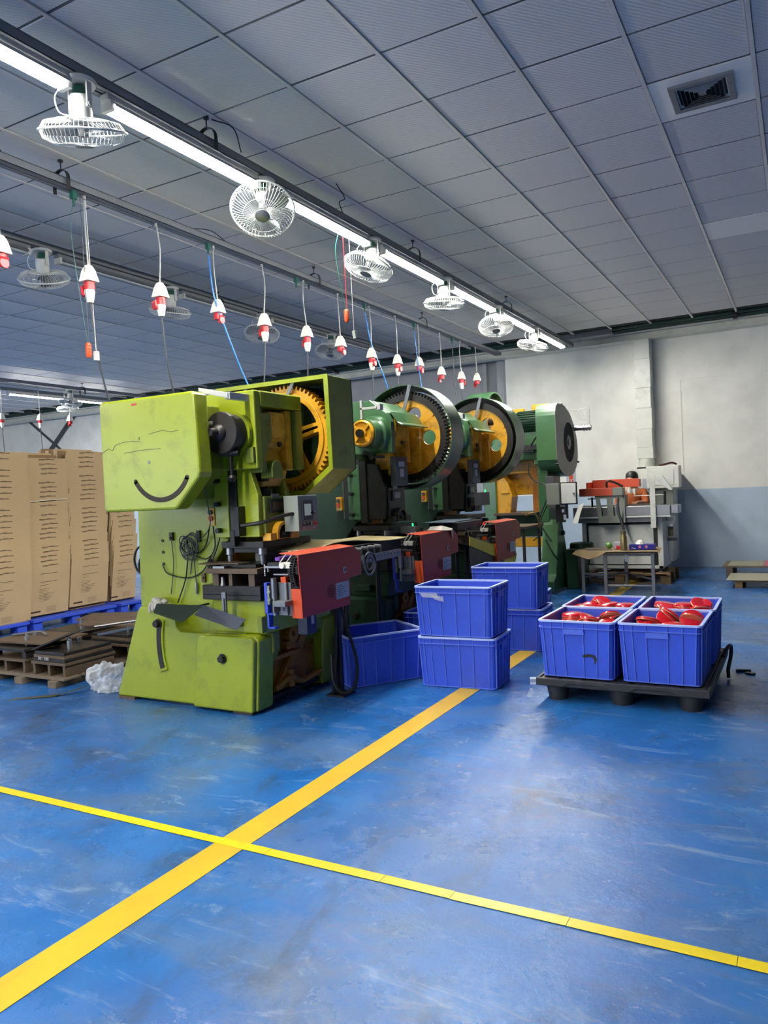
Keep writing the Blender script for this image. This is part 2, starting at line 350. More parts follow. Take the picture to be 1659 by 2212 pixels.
# entrance side wall behind the viewer with the windows added for fill light
w = MB(); w.box(XL, YB-0.2, 0, XR, YB, 0.9); w.box(XL, YB-0.2, 3.3, XR, YB, 4.4)
edges = [XL]+[e for x in WINX for e in (x-1.5, x+1.5)]+[XR]
for a, b in zip(edges[::2], edges[1::2]): w.box(a, YB-0.2, 0.9, b, YB, 3.3)
w.build('wall_front', WALL, kind='structure')
for k, x in enumerate(WINX):
    w = MB(); w.box(x-1.5, YB-.14, .9, x+1.5, YB-.08, .96); w.box(x-1.5, YB-.14, 3.24, x+1.5, YB-.08, 3.3)
    for e in (-1.5, -.53, .47, 1.44): w.box(x+e, YB-.14, .9, x+e+.06, YB-.08, 3.3)
    w.build('window_%d' % (k+1), GREYD, kind='structure')
w = MB(); w.box(XL, 12.42, 4.32, XR, 14.0, 4.4); w.box(XL, 12.40, CZ+0.03, XR, 12.42, 4.4); w.build('ceiling_slot', DARKV, kind='structure')
# white beam along the wall head
w = MB(); w.box(XL, 12.98, 3.86, XR, 13.24, 3.885); w.box(XL, 13.09, 3.76, XR, 13.13, 3.86); w.box(XL, 12.98, 3.745, XR, 13.24, 3.76)
w.build('trim_1', WHTE, kind='structure', bevel=0.002)
# raised outline panel on the wall
w = MB()
w.box(-1.7, YW-0.008, 0.9, -1.685, YW, 3.05); w.box(-1.7, YW-0.008, 3.05, XR, YW, 3.065); w.build('trim_2', WALL, kind='structure')
# ceiling: slab, grid, tiles
w = MB(); w.box(XL, YB, CZ+0.03, XR, 12.40, CZ+0.12); CE = w.build('ceiling', DARKV, kind='structure')
X0, DX, Y0, DY = -1.977, 0.600, 4.958, 0.5965
ix = range(math.ceil((XL-X0)/DX), math.floor((XR-X0)/DX)+1)
iy = range(math.ceil((YB-Y0)/DY), 13)
g = MB()
for i in ix: g.box(X0+i*DX-0.012, YB, CZ-0.002, X0+i*DX+0.012, 12.40, CZ+0.028)
g.build('grid_bar', TBAR, CE, kind='stuff', label='long ceiling grid bars')
g = MB()
for j in iy: g.box(XL, Y0+j*DY-0.006, CZ+0.006, XR, Y0+j*DY+0.006, CZ+0.026)
g.build('cross_bar', GREYD, CE, kind='stuff', label='thin dark joints across the ceiling')
def prj(p):
    d = Vector(p)-Vector((0, 0, CAMZ)); z = d.dot(fw)
    return (829.5+FPX*d.dot(rt)/z, 1106-FPX*d.dot(up)/z, z) if z > 0.2 else (0, 9999, -1)
cells = []; rest = []
for i in list(ix)[:-1]:
    for j in list(iy)[:-1]:
        if (i, j) == (2, 0): continue
        x, y = X0+(i+.5)*DX, Y0+(j+.5)*DY; q = prj((x, y, CZ))
        if q[2] > 0 and -120 < q[0] < 1780 and -150 < q[1] < 1000: cells.append((q[2], i, j))
        else: rest.append((i, j))
cells.sort(); near = cells[:299]; rest += [(c[1], c[2]) for c in cells[299:]]
tm = MB()
a, b2 = DX/2-0.0135, DY/2-0.0045
tm.add([(-a, -b2, .006), (a, -b2, .006), (a, b2, .006), (-a, b2, .006), (-a+.006, -b2+.006, 0), (a-.006, -b2+.006, 0), (a-.006, b2-.006, 0), (-a+.006, b2-.006, 0)],
       [(4, 5, 6, 7), (0, 1, 5, 4), (1, 2, 6, 5), (2, 3, 7, 6), (3, 0, 4, 7), (0, 3, 2, 1)])
t0 = None; random.seed(5)
for _, i, j in near:
    x, y = X0+(i+.5)*DX, Y0+(j+.5)*DY
    if t0 is None: t0 = tm.build('ceiling_tile', TILE, CE); o = t0
    else: o = t0.copy(); C.objects.link(o)
    if (i, j) in ((2, 5), (-8, 12)):
        o.data = o.data.copy(); o.data.materials[0] = TILEF; o['label'] = 'plain paler tile without ribs'
    o.location = (x, y, CZ+0.004+random.uniform(-.0015, .0015)); o.rotation_euler = (random.uniform(-.002, .002), random.uniform(-.002, .002), 0)
g = MB()
for i, j in rest: g.box(X0+(i+.5)*DX-a, Y0+(j+.5)*DY-b2, CZ+0.004, X0+(i+.5)*DX+a, Y0+(j+.5)*DY+b2, CZ+0.012)
g.build('far_tiles', TILE, CE, kind='stuff')

# ------------------------------------------------------------------ trunking rows, lamps, fans
def trunk(nm, x, z, y0, y1, lab, m=TRUNK, ww=0.05, hh=0.055):
    t = thing(nm, lab, 'trunking', (x, y0, z))
    b = MB(); b.box(x-ww, y0, z, x-ww+.004, y1, z+hh); b.box(x+ww-.004, y0, z, x+ww, y1, z+hh); b.box(x-ww, y0, z+hh-.004, x+ww, y1, z+hh)
    b.box(x-ww, y0, z, x-ww*.35, y1, z+.004); b.box(x+ww*.35, y0, z, x+ww, y1, z+.004); b.box(x-.01, y0, z+.003, x+.01, y1, z+hh-.004)
    b.build('channel', m, t); return t
tr1 = trunk('cable_trunking', -3.22, 3.655, -7.5, 12.35, 'grey cable trunking carrying the lit tubes and fans over the aisle')
tr2 = trunk('cable_trunking', -4.45, 3.675, -7.5, 12.35, 'grey cable trunking with red sockets hanging over the presses')
tr3 = trunk('cable_trunking', -5.87, 3.75, -7.5, 12.38, 'grey cable trunking with unlit lamps behind the hanging sockets')
tr4 = trunk('cable_trunking', -12.3, 3.715, -7.5, 12.35, 'far left dark trunking above the cartons with unlit fittings')
tr5 = trunk('cable_trunking', -13.33, 3.745, -7.5, 12.35, 'farthest trunking with the bright tubes over the cartons')
def hanger_proto():
    t = thing('trunking_hanger', 'h', 'hanger', (0, 0, 0), 'black hangers holding the trunking')
    b = MB(); b.cyl((0, 0, .115), (0, 0, .19), 0.004, n=6); b.cyl((0, 0, .178), (0, 0, .19), .018, n=8); b.build('rod', BLK, t)
    b = MB(); p = [(-.07, -.03)]+arc(0, .05, .07, 180, 0, 11)+[(.07, -.03)]
    for (u, v), (u2, v2) in zip(p[:-1], p[1:]):
        b.quad((u, -.014, v), (u2, -.014, v2), (u2, .014, v2), (u, .014, v), 0.004)
    b.build('strap', BLK, t)
    return t
hp = hanger_proto(); first = True
HL = [(-3.22, 3.67, 3.76, 'above the second lit tube'), (-3.22, 3.67, 6.66, 'above the third fan in the lit row'), (-3.22, 3.67, 9.3, 'above the fifth fan in the lit row'),
      (-4.45, 3.67, 3.65, 'on the socket trunking, nearest the camera'), (-4.45, 3.67, 6.78, 'on the socket trunking, middle of three'), (-4.45, 3.67, 9.39, 'on the socket trunking, farthest of three'),
      (-5.87, 3.67, 6.9, 'on the unlit lamp trunking, nearer one'), (-5.87, 3.67, 9.55, 'on the unlit lamp trunking, farther one'), (-12.3, 3.67, 10.3, 'on the far left trunking')]
for x, z, y, lb in HL:
    o = hp if first else copy_tree(hp); first = False
    o.location = (x, y, z); o['label'] = 'black strap hanger '+lb
def lamp(name, x, y, z, on, label, group, L=1.24):
    t = thing(name, label, 'lamp', (x, y, z), group)
    b = MB(); b.box(x-.03, y-.03, z-.035, x+.03, y+L+.03, z-.001)
    for s in (-1, 1): b.quad((x+s*.03, y, z-.034), (x+s*.056, y, z-.069), (x+s*.056, y+L, z-.069), (x+s*.03, y+L, z-.034), .002)
    b.build('housing', LAMPW if on else TRUNK, t, bevel=0.004)
    for e in (y-.02, y+L-.005):
        b = MB(); b.box(x-.04, e, z-.088, x+.04, e+.025, z-.034); b.build('end_holder', LAMPW, t)
    for s in (-.018, .018):
        b = MB(); b.cyl((x+s, y+.006, z-.068), (x+s, y+L-.006, z-.068), .016, n=10); b.build('tube', TUBEON if on else TUBEOFF, t, smooth=True)
    return t
NTH = ['first', 'second', 'third', 'fourth', 'fifth', 'sixth', 'seventh', 'eighth', 'ninth']
for k in range(-6, 6):
    y = 2.785+1.528*k
    if k < -1: lb = 'lit tube lamp of the aisle row, %s one back outside the left frame edge' % NTH[-k-2]
    elif k == -1: lb = 'lit tube lamp cut off by the left frame edge, before the first fan'
    elif k == 5: lb = 'lit tube lamp last in the aisle row, nearest the end wall'
    else: lb = 'lit tube lamp between the %s and %s aisle fans' % (NTH[k], NTH[k+1])
    lamp('tube_lamp', -3.22, y+.19, 3.655, True, lb, 'lit tube lamps over the aisle')
for k in range(5):
    y = 2.96+1.579*k
    lamp('unlit_tube_lamp', -5.87, y+.2, 3.75, False, 'unlit tube lamp of the back row, number %s counting from the left' % NTH[k], 'unlit tube lamps')
for k in range(-9, 2):
    y = 10.81+1.568*k
    lamp('tube_lamp', -13.33, y+.19-1.568, 3.745, True, 'far lit tube lamp over the cartons, '+('right of' if k == 1 else 'left of')+' the bright far fan' if k >= 0 else 'far lit tube lamp over the cartons, %s one outside the left frame edge' % NTH[-k-1], 'far lit tube lamps')

FT = {}
def fan(x, y, z, tx, ty, label, group, rz=0.0, m=FANW):
    """oscillating cage fan hung under trunking at (x,y,z); head tilted tx, ty"""
    t = thing('cage_fan', label, 'fan', (x, y, z), group); t.scale = (1.09, 1.09, 1.09)
    def part(nm, fn, m, sm=False, off=(0, 0, 0), rot=None, par=None):
        if nm not in FT:
            b = MB(); fn(b); o = b.build(nm, m, None, smooth=sm); FT[nm] = o.data; C.objects.unlink(o); bpy.data.objects.remove(o)
        o = bpy.data.objects.new(nm, FT[nm]); C.objects.link(o); o.parent = par or t; o.location = off; o['_w'] = Vector((0, 0, 0))
        if rot: o.rotation_euler = rot
        return o
    part('mounting_plate', lambda b: b.lathe([(.0, 0), (.075, 0), (.082, -.008), (.075, -.022), (.0, -.024)], (0, 0, 0)), LAMPW, True)
    def arms(b):
        for s in (-1, 1): b.box(s*.062-.004, -.014, -.14, s*.062+.004, .014, -.012)
        b.cyl((-.07, 0, -.125), (.07, 0, -.125), .01, n=8)
    part('bracket', arms, LAMPW)
    part('pivot_box', lambda b: b.lathe([(.0, -.03), (.03, -.03), (.034, -.05), (.034, -.07), (0, -.07)], (0, 0, 0)), GREENC, True)
    rot = (tx, ty, rz); pv = (0, 0, -.115)
    part('motor', lambda b: b.lathe([(0, .05), (.038, .048), (.048, .03), (.052, -.03), (.052, -.06), (.04, -.075), (0, -.078)], (0, 0, 0)), LAMPW, True, pv, rot)
    def cage(b):
        R = .2; n = 56
        for k in range(n):
            c, s = math.cos(2*PI*k/n), math.sin(2*PI*k/n)
            b.tube([(c*r, s*r, h) for r, h in ((.05, -.07), (.12, -.062), (.175, -.075), (.197, -.11))], .0013, 4)
            b.tube([(c*r, s*r, h) for r, h in ((.197, -.118), (.185, -.15), (.14, -.172), (.045, -.178))], .0013, 4)
        for r, h, q in ((.2, -.114, .006), (.12, -.062, .0016), (.12, -.174, .0016), (.05, -.068, .003)):
            b.tube([(r*math.cos(a), r*math.sin(a), h) for a in [2*PI*i/40 for i in range(40)]], q, 6, True)
    ca = part('cage', cage, m, False, pv, rot); ca['label'] = 'round wire cage'
    def cap(b): b.lathe([(0, -.172), (.044, -.172), (.046, -.18), (.036, -.186), (0, -.187)], (0, 0, 0))
    part('cage_cap', cap, GALV, True, (0, 0, 0), None, ca)
    def hub(b): b.lathe([(0, -.085), (.03, -.085), (.034, -.1), (.03, -.135), (0, -.14)], (0, 0, 0))
    part('hub', hub, GREYD, True, pv, rot)
    def blades(b):
        for k in range(3):
            a0 = 2*PI*k/3
            pts = []
            for i in range(6):
                for jj in range(5):
                    r = .03+.15*i/5; wv = (.35+.75*math.sin(PI*min(1, i/5*.8+.1)))*(jj/4-.5)*1.3; an = a0+wv
                    pts.append((r*math.cos(an), r*math.sin(an), -.115+(jj/4-.5)*.035))
            f = [(i*5+j, i*5+j+1, (i+1)*5+j+1, (i+1)*5+j) for i in range(5) for j in range(4)]
            k0 = len(b.v); b.add(pts, f)
            b.add([(p[0], p[1], p[2]+.002) for p in pts], f)
    part('blades', blades, FANB, True, pv, rot)
    part('fan_cable', lambda b: b.tube(curve([(-.05, -.05, -.02), (-.1, -.06, -.07), (-.09, -.05, -.14), (-.05, -.02, -.16)], 6), .003, 6), WHT, False)
    return t
tilt = [(.26, .22), (-.50, -.34), (-.30, .22), (.12, 0.10), (-.32, -.12), (-.02, .25)]
for k in range(6):
    fan(-3.22, 2.785+1.528*k, 3.652, tilt[k][0], tilt[k][1], 'white cage fan, %s in the lit aisle row counting from the left' % NTH[k], 'white cage fans under the lit row')
t3 = [(.35, .35), (.12, .3), (-.3, -.1), (-.3, -.1)]
for k in range(4):
    fan(-5.87, 4.56+1.579*k, 3.747, t3[k][0], t3[k][1], 'shaded cage fan, %s in the unlit back row counting from the left' % NTH[k], 'cage fans of the unlit row')
fan(-12.3, 10.02, 3.712, -.15, .0, 'dark cage fan high at far left, above the cartons', 'far cage fans')
fan(-13.33, 10.76, 3.742, .05, .0, 'bright cage fan between the two far lit tubes', 'far cage fans')
fan(-12.3, 11.75, 3.712, -.15, .0, 'far cage fan just above the lime press cover', 'far cage fans')

# ------------------------------------------------------------------ red sockets hanging from the trunking
SK = {}
def socket(x, y, z, plug, label, group, top=3.675, flap=0, tgt=None, k=1.14):
    """z = top of the white bell"""
    t = thing('hanging_socket', label, 'socket', (x, y, z), group)
    b = MB(); s1, s2 = random.uniform(-.02, .02), random.uniform(-.015, .015)
    b.tube(curve([(x+s1*.2, y-.012+s2, top), (x+s1, y+s2, top-(top-z)*.45), (x, y, z-.004)], 5), .006, 7); b.lathe([(0, .03), (.012, .028), (.014, 0), (0, -.001)], (x, y+s2-.012, top-.03), n=10)
    b.build('supply_cable', CABLE, t, smooth=True)
    if not SK:
        bb = MB()
        for (w0, h0), (w1, h1) in (((.016, 0), (.03, -.03)), ((.03, -.03), (.045, -.105))):
            v = [(-w0, -w0, h0), (w0, -w0, h0), (w0, w0, h0), (-w0, w0, h0), (-w1, -w1, h1), (w1, -w1, h1), (w1, w1, h1), (-w1, w1, h1)]
            bb.add(v, [(0, 1, 2, 3), (4, 7, 6, 5), (0, 4, 5, 1), (1, 5, 6, 2), (2, 6, 7, 3), (3, 7, 4, 0)])
        SK['bell'] = bb.build('bell_housing', WHT, None, bevel=.004)
        bb = MB(); bb.lathe([(0, -.1), (.033, -.1), (.033, -.125), (.035, -.127), (.035, -.155), (0, -.156)], (0, 0, 0), n=16); SK['red'] = bb.build('socket_body', REDP, None, smooth=True)
        bb = MB(); bb.lathe([(0, -.15), (.031, -.15), (.033, -.17), (.026, -.21), (.02, -.235), (0, -.236)], (0, 0, 0), n=16); SK['plug'] = bb.build('plug', WHT, None, smooth=True)
        bb = MB(); bb.obox((.04, -.012, -.16), (.006, .026, .03), ry=.25); bb.cyl((.036, -.012, -.165), (.05, -.012, -.165), .028, n=14); SK['flap'] = bb.build('socket_flap', REDP, None)
        for o in SK.values(): C.objects.unlink(o)
    for nm in ('bell', 'red')+(('plug',) if plug else ())+('flap',):
        o = SK[nm].copy(); C.objects.link(o); o.parent = t; o.scale = (k, k, k)
        if nm == 'flap': o.rotation_euler = (0, 0, flap)
    if plug and tgt:
        b = MB(); b.tube(curve([(x, y, z-.23*k), (x+(tgt[0]-x)*.3, y+(tgt[1]-y)*.25, z-.23+(tgt[2]-z+.23)*.45), tgt], 6), .007, 7); b.build('machine_cable', CABD, t, smooth=True)
PL = [(3.839, 3.179, 1, (-4.5, 4.13, 1.835), 3.6, 'row end nearest the camera'),
      (4.537, 3.207, 1, (-4.5, 4.792, 1.949), 4.4, 'second from the left'),
      (5.223, 3.209, 0, None, 0, 'third from the left beside the blue hose'),
      (5.881, 3.207, 1, (-4.5, 5.762, 2.063), 3.3, 'fourth from the left'),
      (6.593, 3.211, 1, (-4.5, 6.561, 2.12), 3.1, 'fifth from the left'),
      (7.251, 3.209, 0, None, 0, 'sixth from the left below the orange pull switch'),
      (7.944, 3.175, 1, (-4.5, 8.044, 2.006), 0, 'seventh from the left over the first green press'),
      (8.609, 3.188, 1, (-4.5, 8.672, 2.006), 0, 'eighth from the left'),
      (9.239, 3.235, 0, None, 0, 'ninth from the left'),
      (9.953, 3.198, 0, None, 3, 'tenth from the left before the grey wall'),
      (10.680, 3.216, 1, (-4.5, 10.84, 2.12), 0.5, 'eleventh from the left'),
      (11.313, 3.261, 0, None, 3, 'farthest one at right')]
for y, z, p, tg, fr, lb in PL:
    socket(-4.45, y, z, p, 'white and red hanging power socket, '+lb, 'hanging sockets over the presses', flap=fr, tgt=tg)
socket(-4.45, 3.151, 3.207, 0, 'hanging power socket cut by the left frame edge', 'hanging sockets over the presses', flap=0)
for y, z, lb in ((8.96, 3.24, 'leftmost far one'), (9.77, 3.275, 'middle far one'), (10.46, 3.3, 'right far one beside the lime cover')):
    socket(-12.9, y, z, 1 if y < 10 else 0, 'small dark hanging socket before the far white wall, '+lb, 'far hanging sockets', top=3.84, tgt=(-12.9, y+.1, 1.4), flap=3)
# air hoses from green clips
def hose(pts, r, m, nm, label, cat, clip=None):
    t = thing(nm, label, cat, pts[0])
    b = MB(); b.tube(curve(pts, 8), r, 7); b.build('hose' if 'hose' in nm else 'cable', m, t, smooth=True)
    if clip:
        b = MB(); x, y, z = clip; b.box(x-.016, y-.016, z-.05, x+.016, y+.016, z); b.cyl((x, y, z-.09), (x, y, z-.05), .008, n=8); b.build('coupling', GREENC, t)
    return t
hose([(-4.45, 5.135, 3.572), (-4.438, 5.169, 3.219), (-4.393, 5.249, 2.933), (-4.336, 5.363, 2.591), (-4.245, 5.454, 2.272)], .0075, BHOSE, 'air_hose', 'long bright blue air hose down to the lime press', 'hose', (-4.45, 5.135, 3.675))
hose([(-4.45, 7.827, 3.572), (-4.438, 7.93, 3.219), (-4.393, 8.101, 2.876), (-4.336, 8.272, 2.42)], .0075, BHOSE, 'air_hose', 'blue air hose beside the first round gear guard', 'hose', (-4.45, 7.827, 3.675))
hose([(-4.45, 9.128, 3.572), (-4.438, 9.185, 3.104), (-4.393, 9.242, 2.534)], .0065, BHOSE, 'air_hose', 'thin blue hose behind the first round gear guard', 'hose', (-4.45, 9.128, 3.675))
hose([(-4.45, 10.383, 3.572), (-4.45, 10.406, 3.104), (-4.427, 10.44, 2.534)], .006, CABD, 'air_hose', 'thin dark hose before the grey wall', 'hose', (-4.45, 10.383, 3.675))
for y, lb in ((3.743, 'under the nearest strap hanger'), (6.447, 'between the fifth and sixth sockets')):
    b = MB(); b.box(-4.468, y-.018, 3.62, -4.432, y+.018, 3.675); b.cyl((-4.45, y, 3.57), (-4.45, y, 3.62), .009, n=8)
    tag(b.build('air_coupling', GREENC, None, loc=(-4.45, y, 3.675)), 'green air coupling '+lb, 'coupling')
def pull(x, y, ztop, z, label, m2):
    t = thing('pull_switch', label, 'switch', (x, y, z))
    b = MB(); b.lathe([(0, .045), (.012, .044), (.02, .03), (.02, -.05), (.013, -.062), (0, -.063)], (x, y, z), n=12)
    for k in range(4): b.box(x+.012, y-.012, z-.04+.02*k, x+.0225, y+.012, z-.034+.02*k)
    b.build('body', ORG, t, smooth=True)
    b = MB(); b.tube(curve([(x, y-.012, ztop), (x-.04, y-.06, ztop-.25), (x, y-.004, z+.04)], 8), .0022, 5); b.build('green_wire', GREENC, t)
    b = MB(); b.tube([(x, y, ztop), (x+.005, y+.003, z+.04)], .0022, 5); b.build('red_wire', m2, t)
pull(-3.22, 5.36, 3.65, 2.913, 'orange pull switch on red and green wires under the lit row', REDP)
pull(-4.45, 3.80, 3.675, 2.574, 'orange pull switch hanging by the nearest plug', CABD)
b = MB(); b.obox((-3.22, 5.479, 2.771), (0.013, 0.015, 0.03), rx=.3); b.tube([(-3.22, 5.457, 3.578), (-3.22, 5.468, 2.803)], .0015, 4)
tag(b.build('wire_toggle', WHT, None, loc=(-3.22, 5.457, 3.578)), 'small white toggle on a thin cord beside the orange switch', 'switch')
b = MB(); b.obox((-4.45, 3.868, 2.534), (0.013, 0.015, 0.032)); b.tube([(-4.45, 3.845, 3.675), (-4.45, 3.868, 2.568)], .002, 4)
tag(b.build('wire_toggle', WHT, None, loc=(-4.45, 3.868, 3.675)), 'small white toggle low beside the hanging orange switch', 'switch')
# loose wires between ceiling and trunking
for pts, lb in (([(-3.21, 3.80, CZ), (-3.12, 3.9, 3.82), (-3.16, 4.02, 3.72)], 'thin black wire from the ceiling beside the second lamp'),
                ([(-3.1, 5.1, CZ), (-3.12, 5.25, 3.80), (-3.2, 5.3, 3.80), (-3.2, 5.35, 3.72)], 'kinked black wire above the third lamp'),
                ([(-4.3, 2.9, CZ), (-4.38, 3.05, 3.80), (-4.44, 3.2, 3.74)], 'black wire dropping to the socket trunking at far left'),
                ([(-4.45, 4.9, 3.74), (-4.42, 5.15, 3.78), (-4.44, 5.4, 3.735)], 'black cable loop lying on the socket trunking')):
    b = MB(); b.tube(curve(pts, 6), .004, 6); tag(b.build('loose_wire', BLK, None, loc=pts[0]), lb, 'wire')

# air diffuser in the ceiling
vx, vy = X0+2.5*DX, Y0+.5*DY
vt = thing('air_diffuser', 'square louvred air diffuser set in the ceiling', 'air vent', (vx, vy, CZ))
def sq(r, cx=vx, cy=vy): return [(cx-r, cy-r), (cx+r, cy-r), (cx+r, cy+r), (cx-r, cy+r)]
b = MB(); b.ring(sq(.287), sq(.14), 'z', CZ+.004, CZ+.02); b.build('panel', TILEF, vt)
b = MB(); b.ring(sq(.185), sq(.145), 'z', CZ-.012, CZ+.01); b.build('frame', GALV, vt, bevel=.003)
b = MB(); b.box(vx-.15, vy-.15, CZ+.022, vx+.15, vy+.15, CZ+.029); b.build('dark_throat', DARKV, vt)
for k in range(5):
    r = .128-.024*k; b = MB()
    o_, i_ = sq(r), sq(r-.010)
    n = 4; v = [(p[0], p[1], CZ+.012) for p in o_]+[(p[0], p[1], CZ+.014) for p in o_]+[(p[0], p[1], CZ-.006+0.0) for p in i_]+[(p[0], p[1], CZ-.008) for p in i_]
    b.add(v, [(i, (i+1) % 4, (i+1) % 4+8, i+8) for i in range(4)]+[(i+4, i+12, (i+1) % 4+12, (i+1) % 4+4) for i in range(4)]+[(i+8, (i+1) % 4+8, (i+1) % 4+12, i+12) for i in range(4)])
    b.build('louvre', GALV, vt)
b = MB(); b.box(vx-.02, vy-.02, CZ-.006, vx+.02, vy+.02, CZ+.006); b.build('centre_plate', GALV, vt)

# green pipes and tray at the wall head
for k, (y, z, r, x0, lb) in enumerate(((12.72, 3.93, .035, -20, 'dark green pipe running along the top of the end wall'), (12.84, 3.90, .028, -20, 'second dark green pipe beside the upper one, nearer the wall'))):
    t = thing('green_pipe', lb, 'pipe', (-6, y, z))
    b = MB(); b.cyl((x0, y, z), (XR, y, z), r, n=12); b.build('pipe', GREENP, t, smooth=True)
    for x in (-17, -12, -8, -3.2, -.82, 1.5):
        b = MB(); b.box(x-.03, y-r-.012, z-r-.03, x+.03, y+r+.012, z+r+.01); b.cyl((x, y, z), (x, y, 4.32), .006, n=6); b.build('clamp', BLK, t)
b = MB(); b.box(-3.6, 12.5, 3.81, -2.6, 12.68, 3.85); b.box(-3.6, 12.5, 3.85, -2.6, 12.52, 3.9)
tag(b.build('cable_tray', TRUNK, None, loc=(-3.1, 12.6, 3.85)), 'short grey cable tray where the lit row ends', 'cable tray')

# wrapped white duct on the end wall
dt = thing('wrapped_duct', 'white wrapped duct standing on the cabinet against the end wall', 'duct', (-2.23, 13.1, 1.62))
for z0, z1, d in ((3.42, 3.745, 0), (2.95, 3.42, .004), (2.62, 2.95, -.003), (2.28, 2.62, .006), (1.98, 2.28, -.004), (1.80, 1.98, .004)):
    b = MB(); b.box(-2.355-d*.3, 12.95, z0, -2.105+d, 13.2, z1); b.build('duct_wrap', WHTE, dt, bevel=.008)
b = MB(); b.lathe([(0, .0), (.125, 0), (.12, .08), (.128, .1), (.12, .17), (0, .171)], (-2.23, 13.07, 1.632), n=24); b.build('flexible_collar', WHTE, dt, smooth=True)
# X brace on the far left wall
for p0, p1, lb in (((-18.4, 2.1), (-16.15, 4.0), 'dark steel brace rising to the right on the far white wall'), ((-18.2, 3.8), (-15.9, 2.2), 'thinner steel brace falling to the right on the far white wall')):
    b = MB(); d = Vector((p1[0]-p0[0], p1[1]-p0[1])).normalized(); nn = Vector((-d.y, d.x))*(.06 if 'rising' in lb else .03)
    y = 13.40 if 'rising' in lb else 13.43
    b.prism([(p0[0]+nn.x, p0[1]+nn.y), (p0[0]-nn.x, p0[1]-nn.y), (p1[0]-nn.x, p1[1]-nn.y), (p1[0]+nn.x, p1[1]+nn.y)], 'y', y, y+.025)
    tag(b.build('wall_brace', GREYD, None, loc=(p0[0], y, p0[1])), lb, 'brace')
# ------------------------------------------------------------------ presses
def bolt(b, p, d, r=.022, h=.02, n=6):
    p = Vector(p); d = Vector(d); b.cyl(p, p+d*.006, r*1.35, n=16); b.cyl(p+d*.006, p+d*(.006+h), r, n=n)
def gear(b, cx, cy, z, R, th, nt, rim=.055):
    """toothed ring, axis Y"""
    o = []
    for i in range(nt):
        a = 2*PI*i/nt; s = 2*PI/nt
        for f, rr in ((-.32, R-.026), (-.12, R), (.12, R), (.32, R-.026)): o.append((cx+rr*math.cos(a+f*s), z+rr*math.sin(a+f*s)))
    inn = [(cx+(R-.026-rim)*math.cos(2*PI*(i/4-.08*0)/nt), z+(R-.026-rim)*math.sin(2*PI*(i/4)/nt)) for i in range(nt*4)]
    b.ring(o, inn, 'y', cy, cy+th)
def disc_holes(b, cx, z, R, hr, hd, nh, y0, y1, rc, a0=0.3):
    """disc of radius R (axis Y) with nh round holes, built from wedge cells"""
    for k in range(nh):
        am = a0+2*PI*k/nh; hx, hz = cx+hd*math.cos(am), z+hd*math.sin(am); n = 32; outer = []; inner = []
        A0, A1 = am-PI/nh, am+PI/nh
        def hit(t):
            dx, dz = math.cos(t), math.sin(t); best = 9
            for (px, pz, nx, nz) in ((cx, z, -math.sin(A0), math.cos(A0)), (cx, z, math.sin(A1), -math.cos(A1))):
                den = dx*nx+dz*nz
                if den < -1e-6:
                    q = ((px-hx)*nx+(pz-hz)*nz)/den
                    if 0 < q < best: best = q
            B = (hx-cx)*dx+(hz-z)*dz; Cc = (hx-cx)**2+(hz-z)**2-R*R; q = -B+math.sqrt(B*B-Cc)
            if q < best: best = q
            return (hx+dx*best, hz+dz*best)
        ts = [2*PI*i/n for i in range(n)]
        b.ring([hit(t) for t in ts], [(hx+hr*math.cos(t), hz+hr*math.sin(t)) for t in ts], 'y', y0, y1)
    b.cyl((cx, y0-.04, z), (cx, y1+.02, z), rc, n=24)

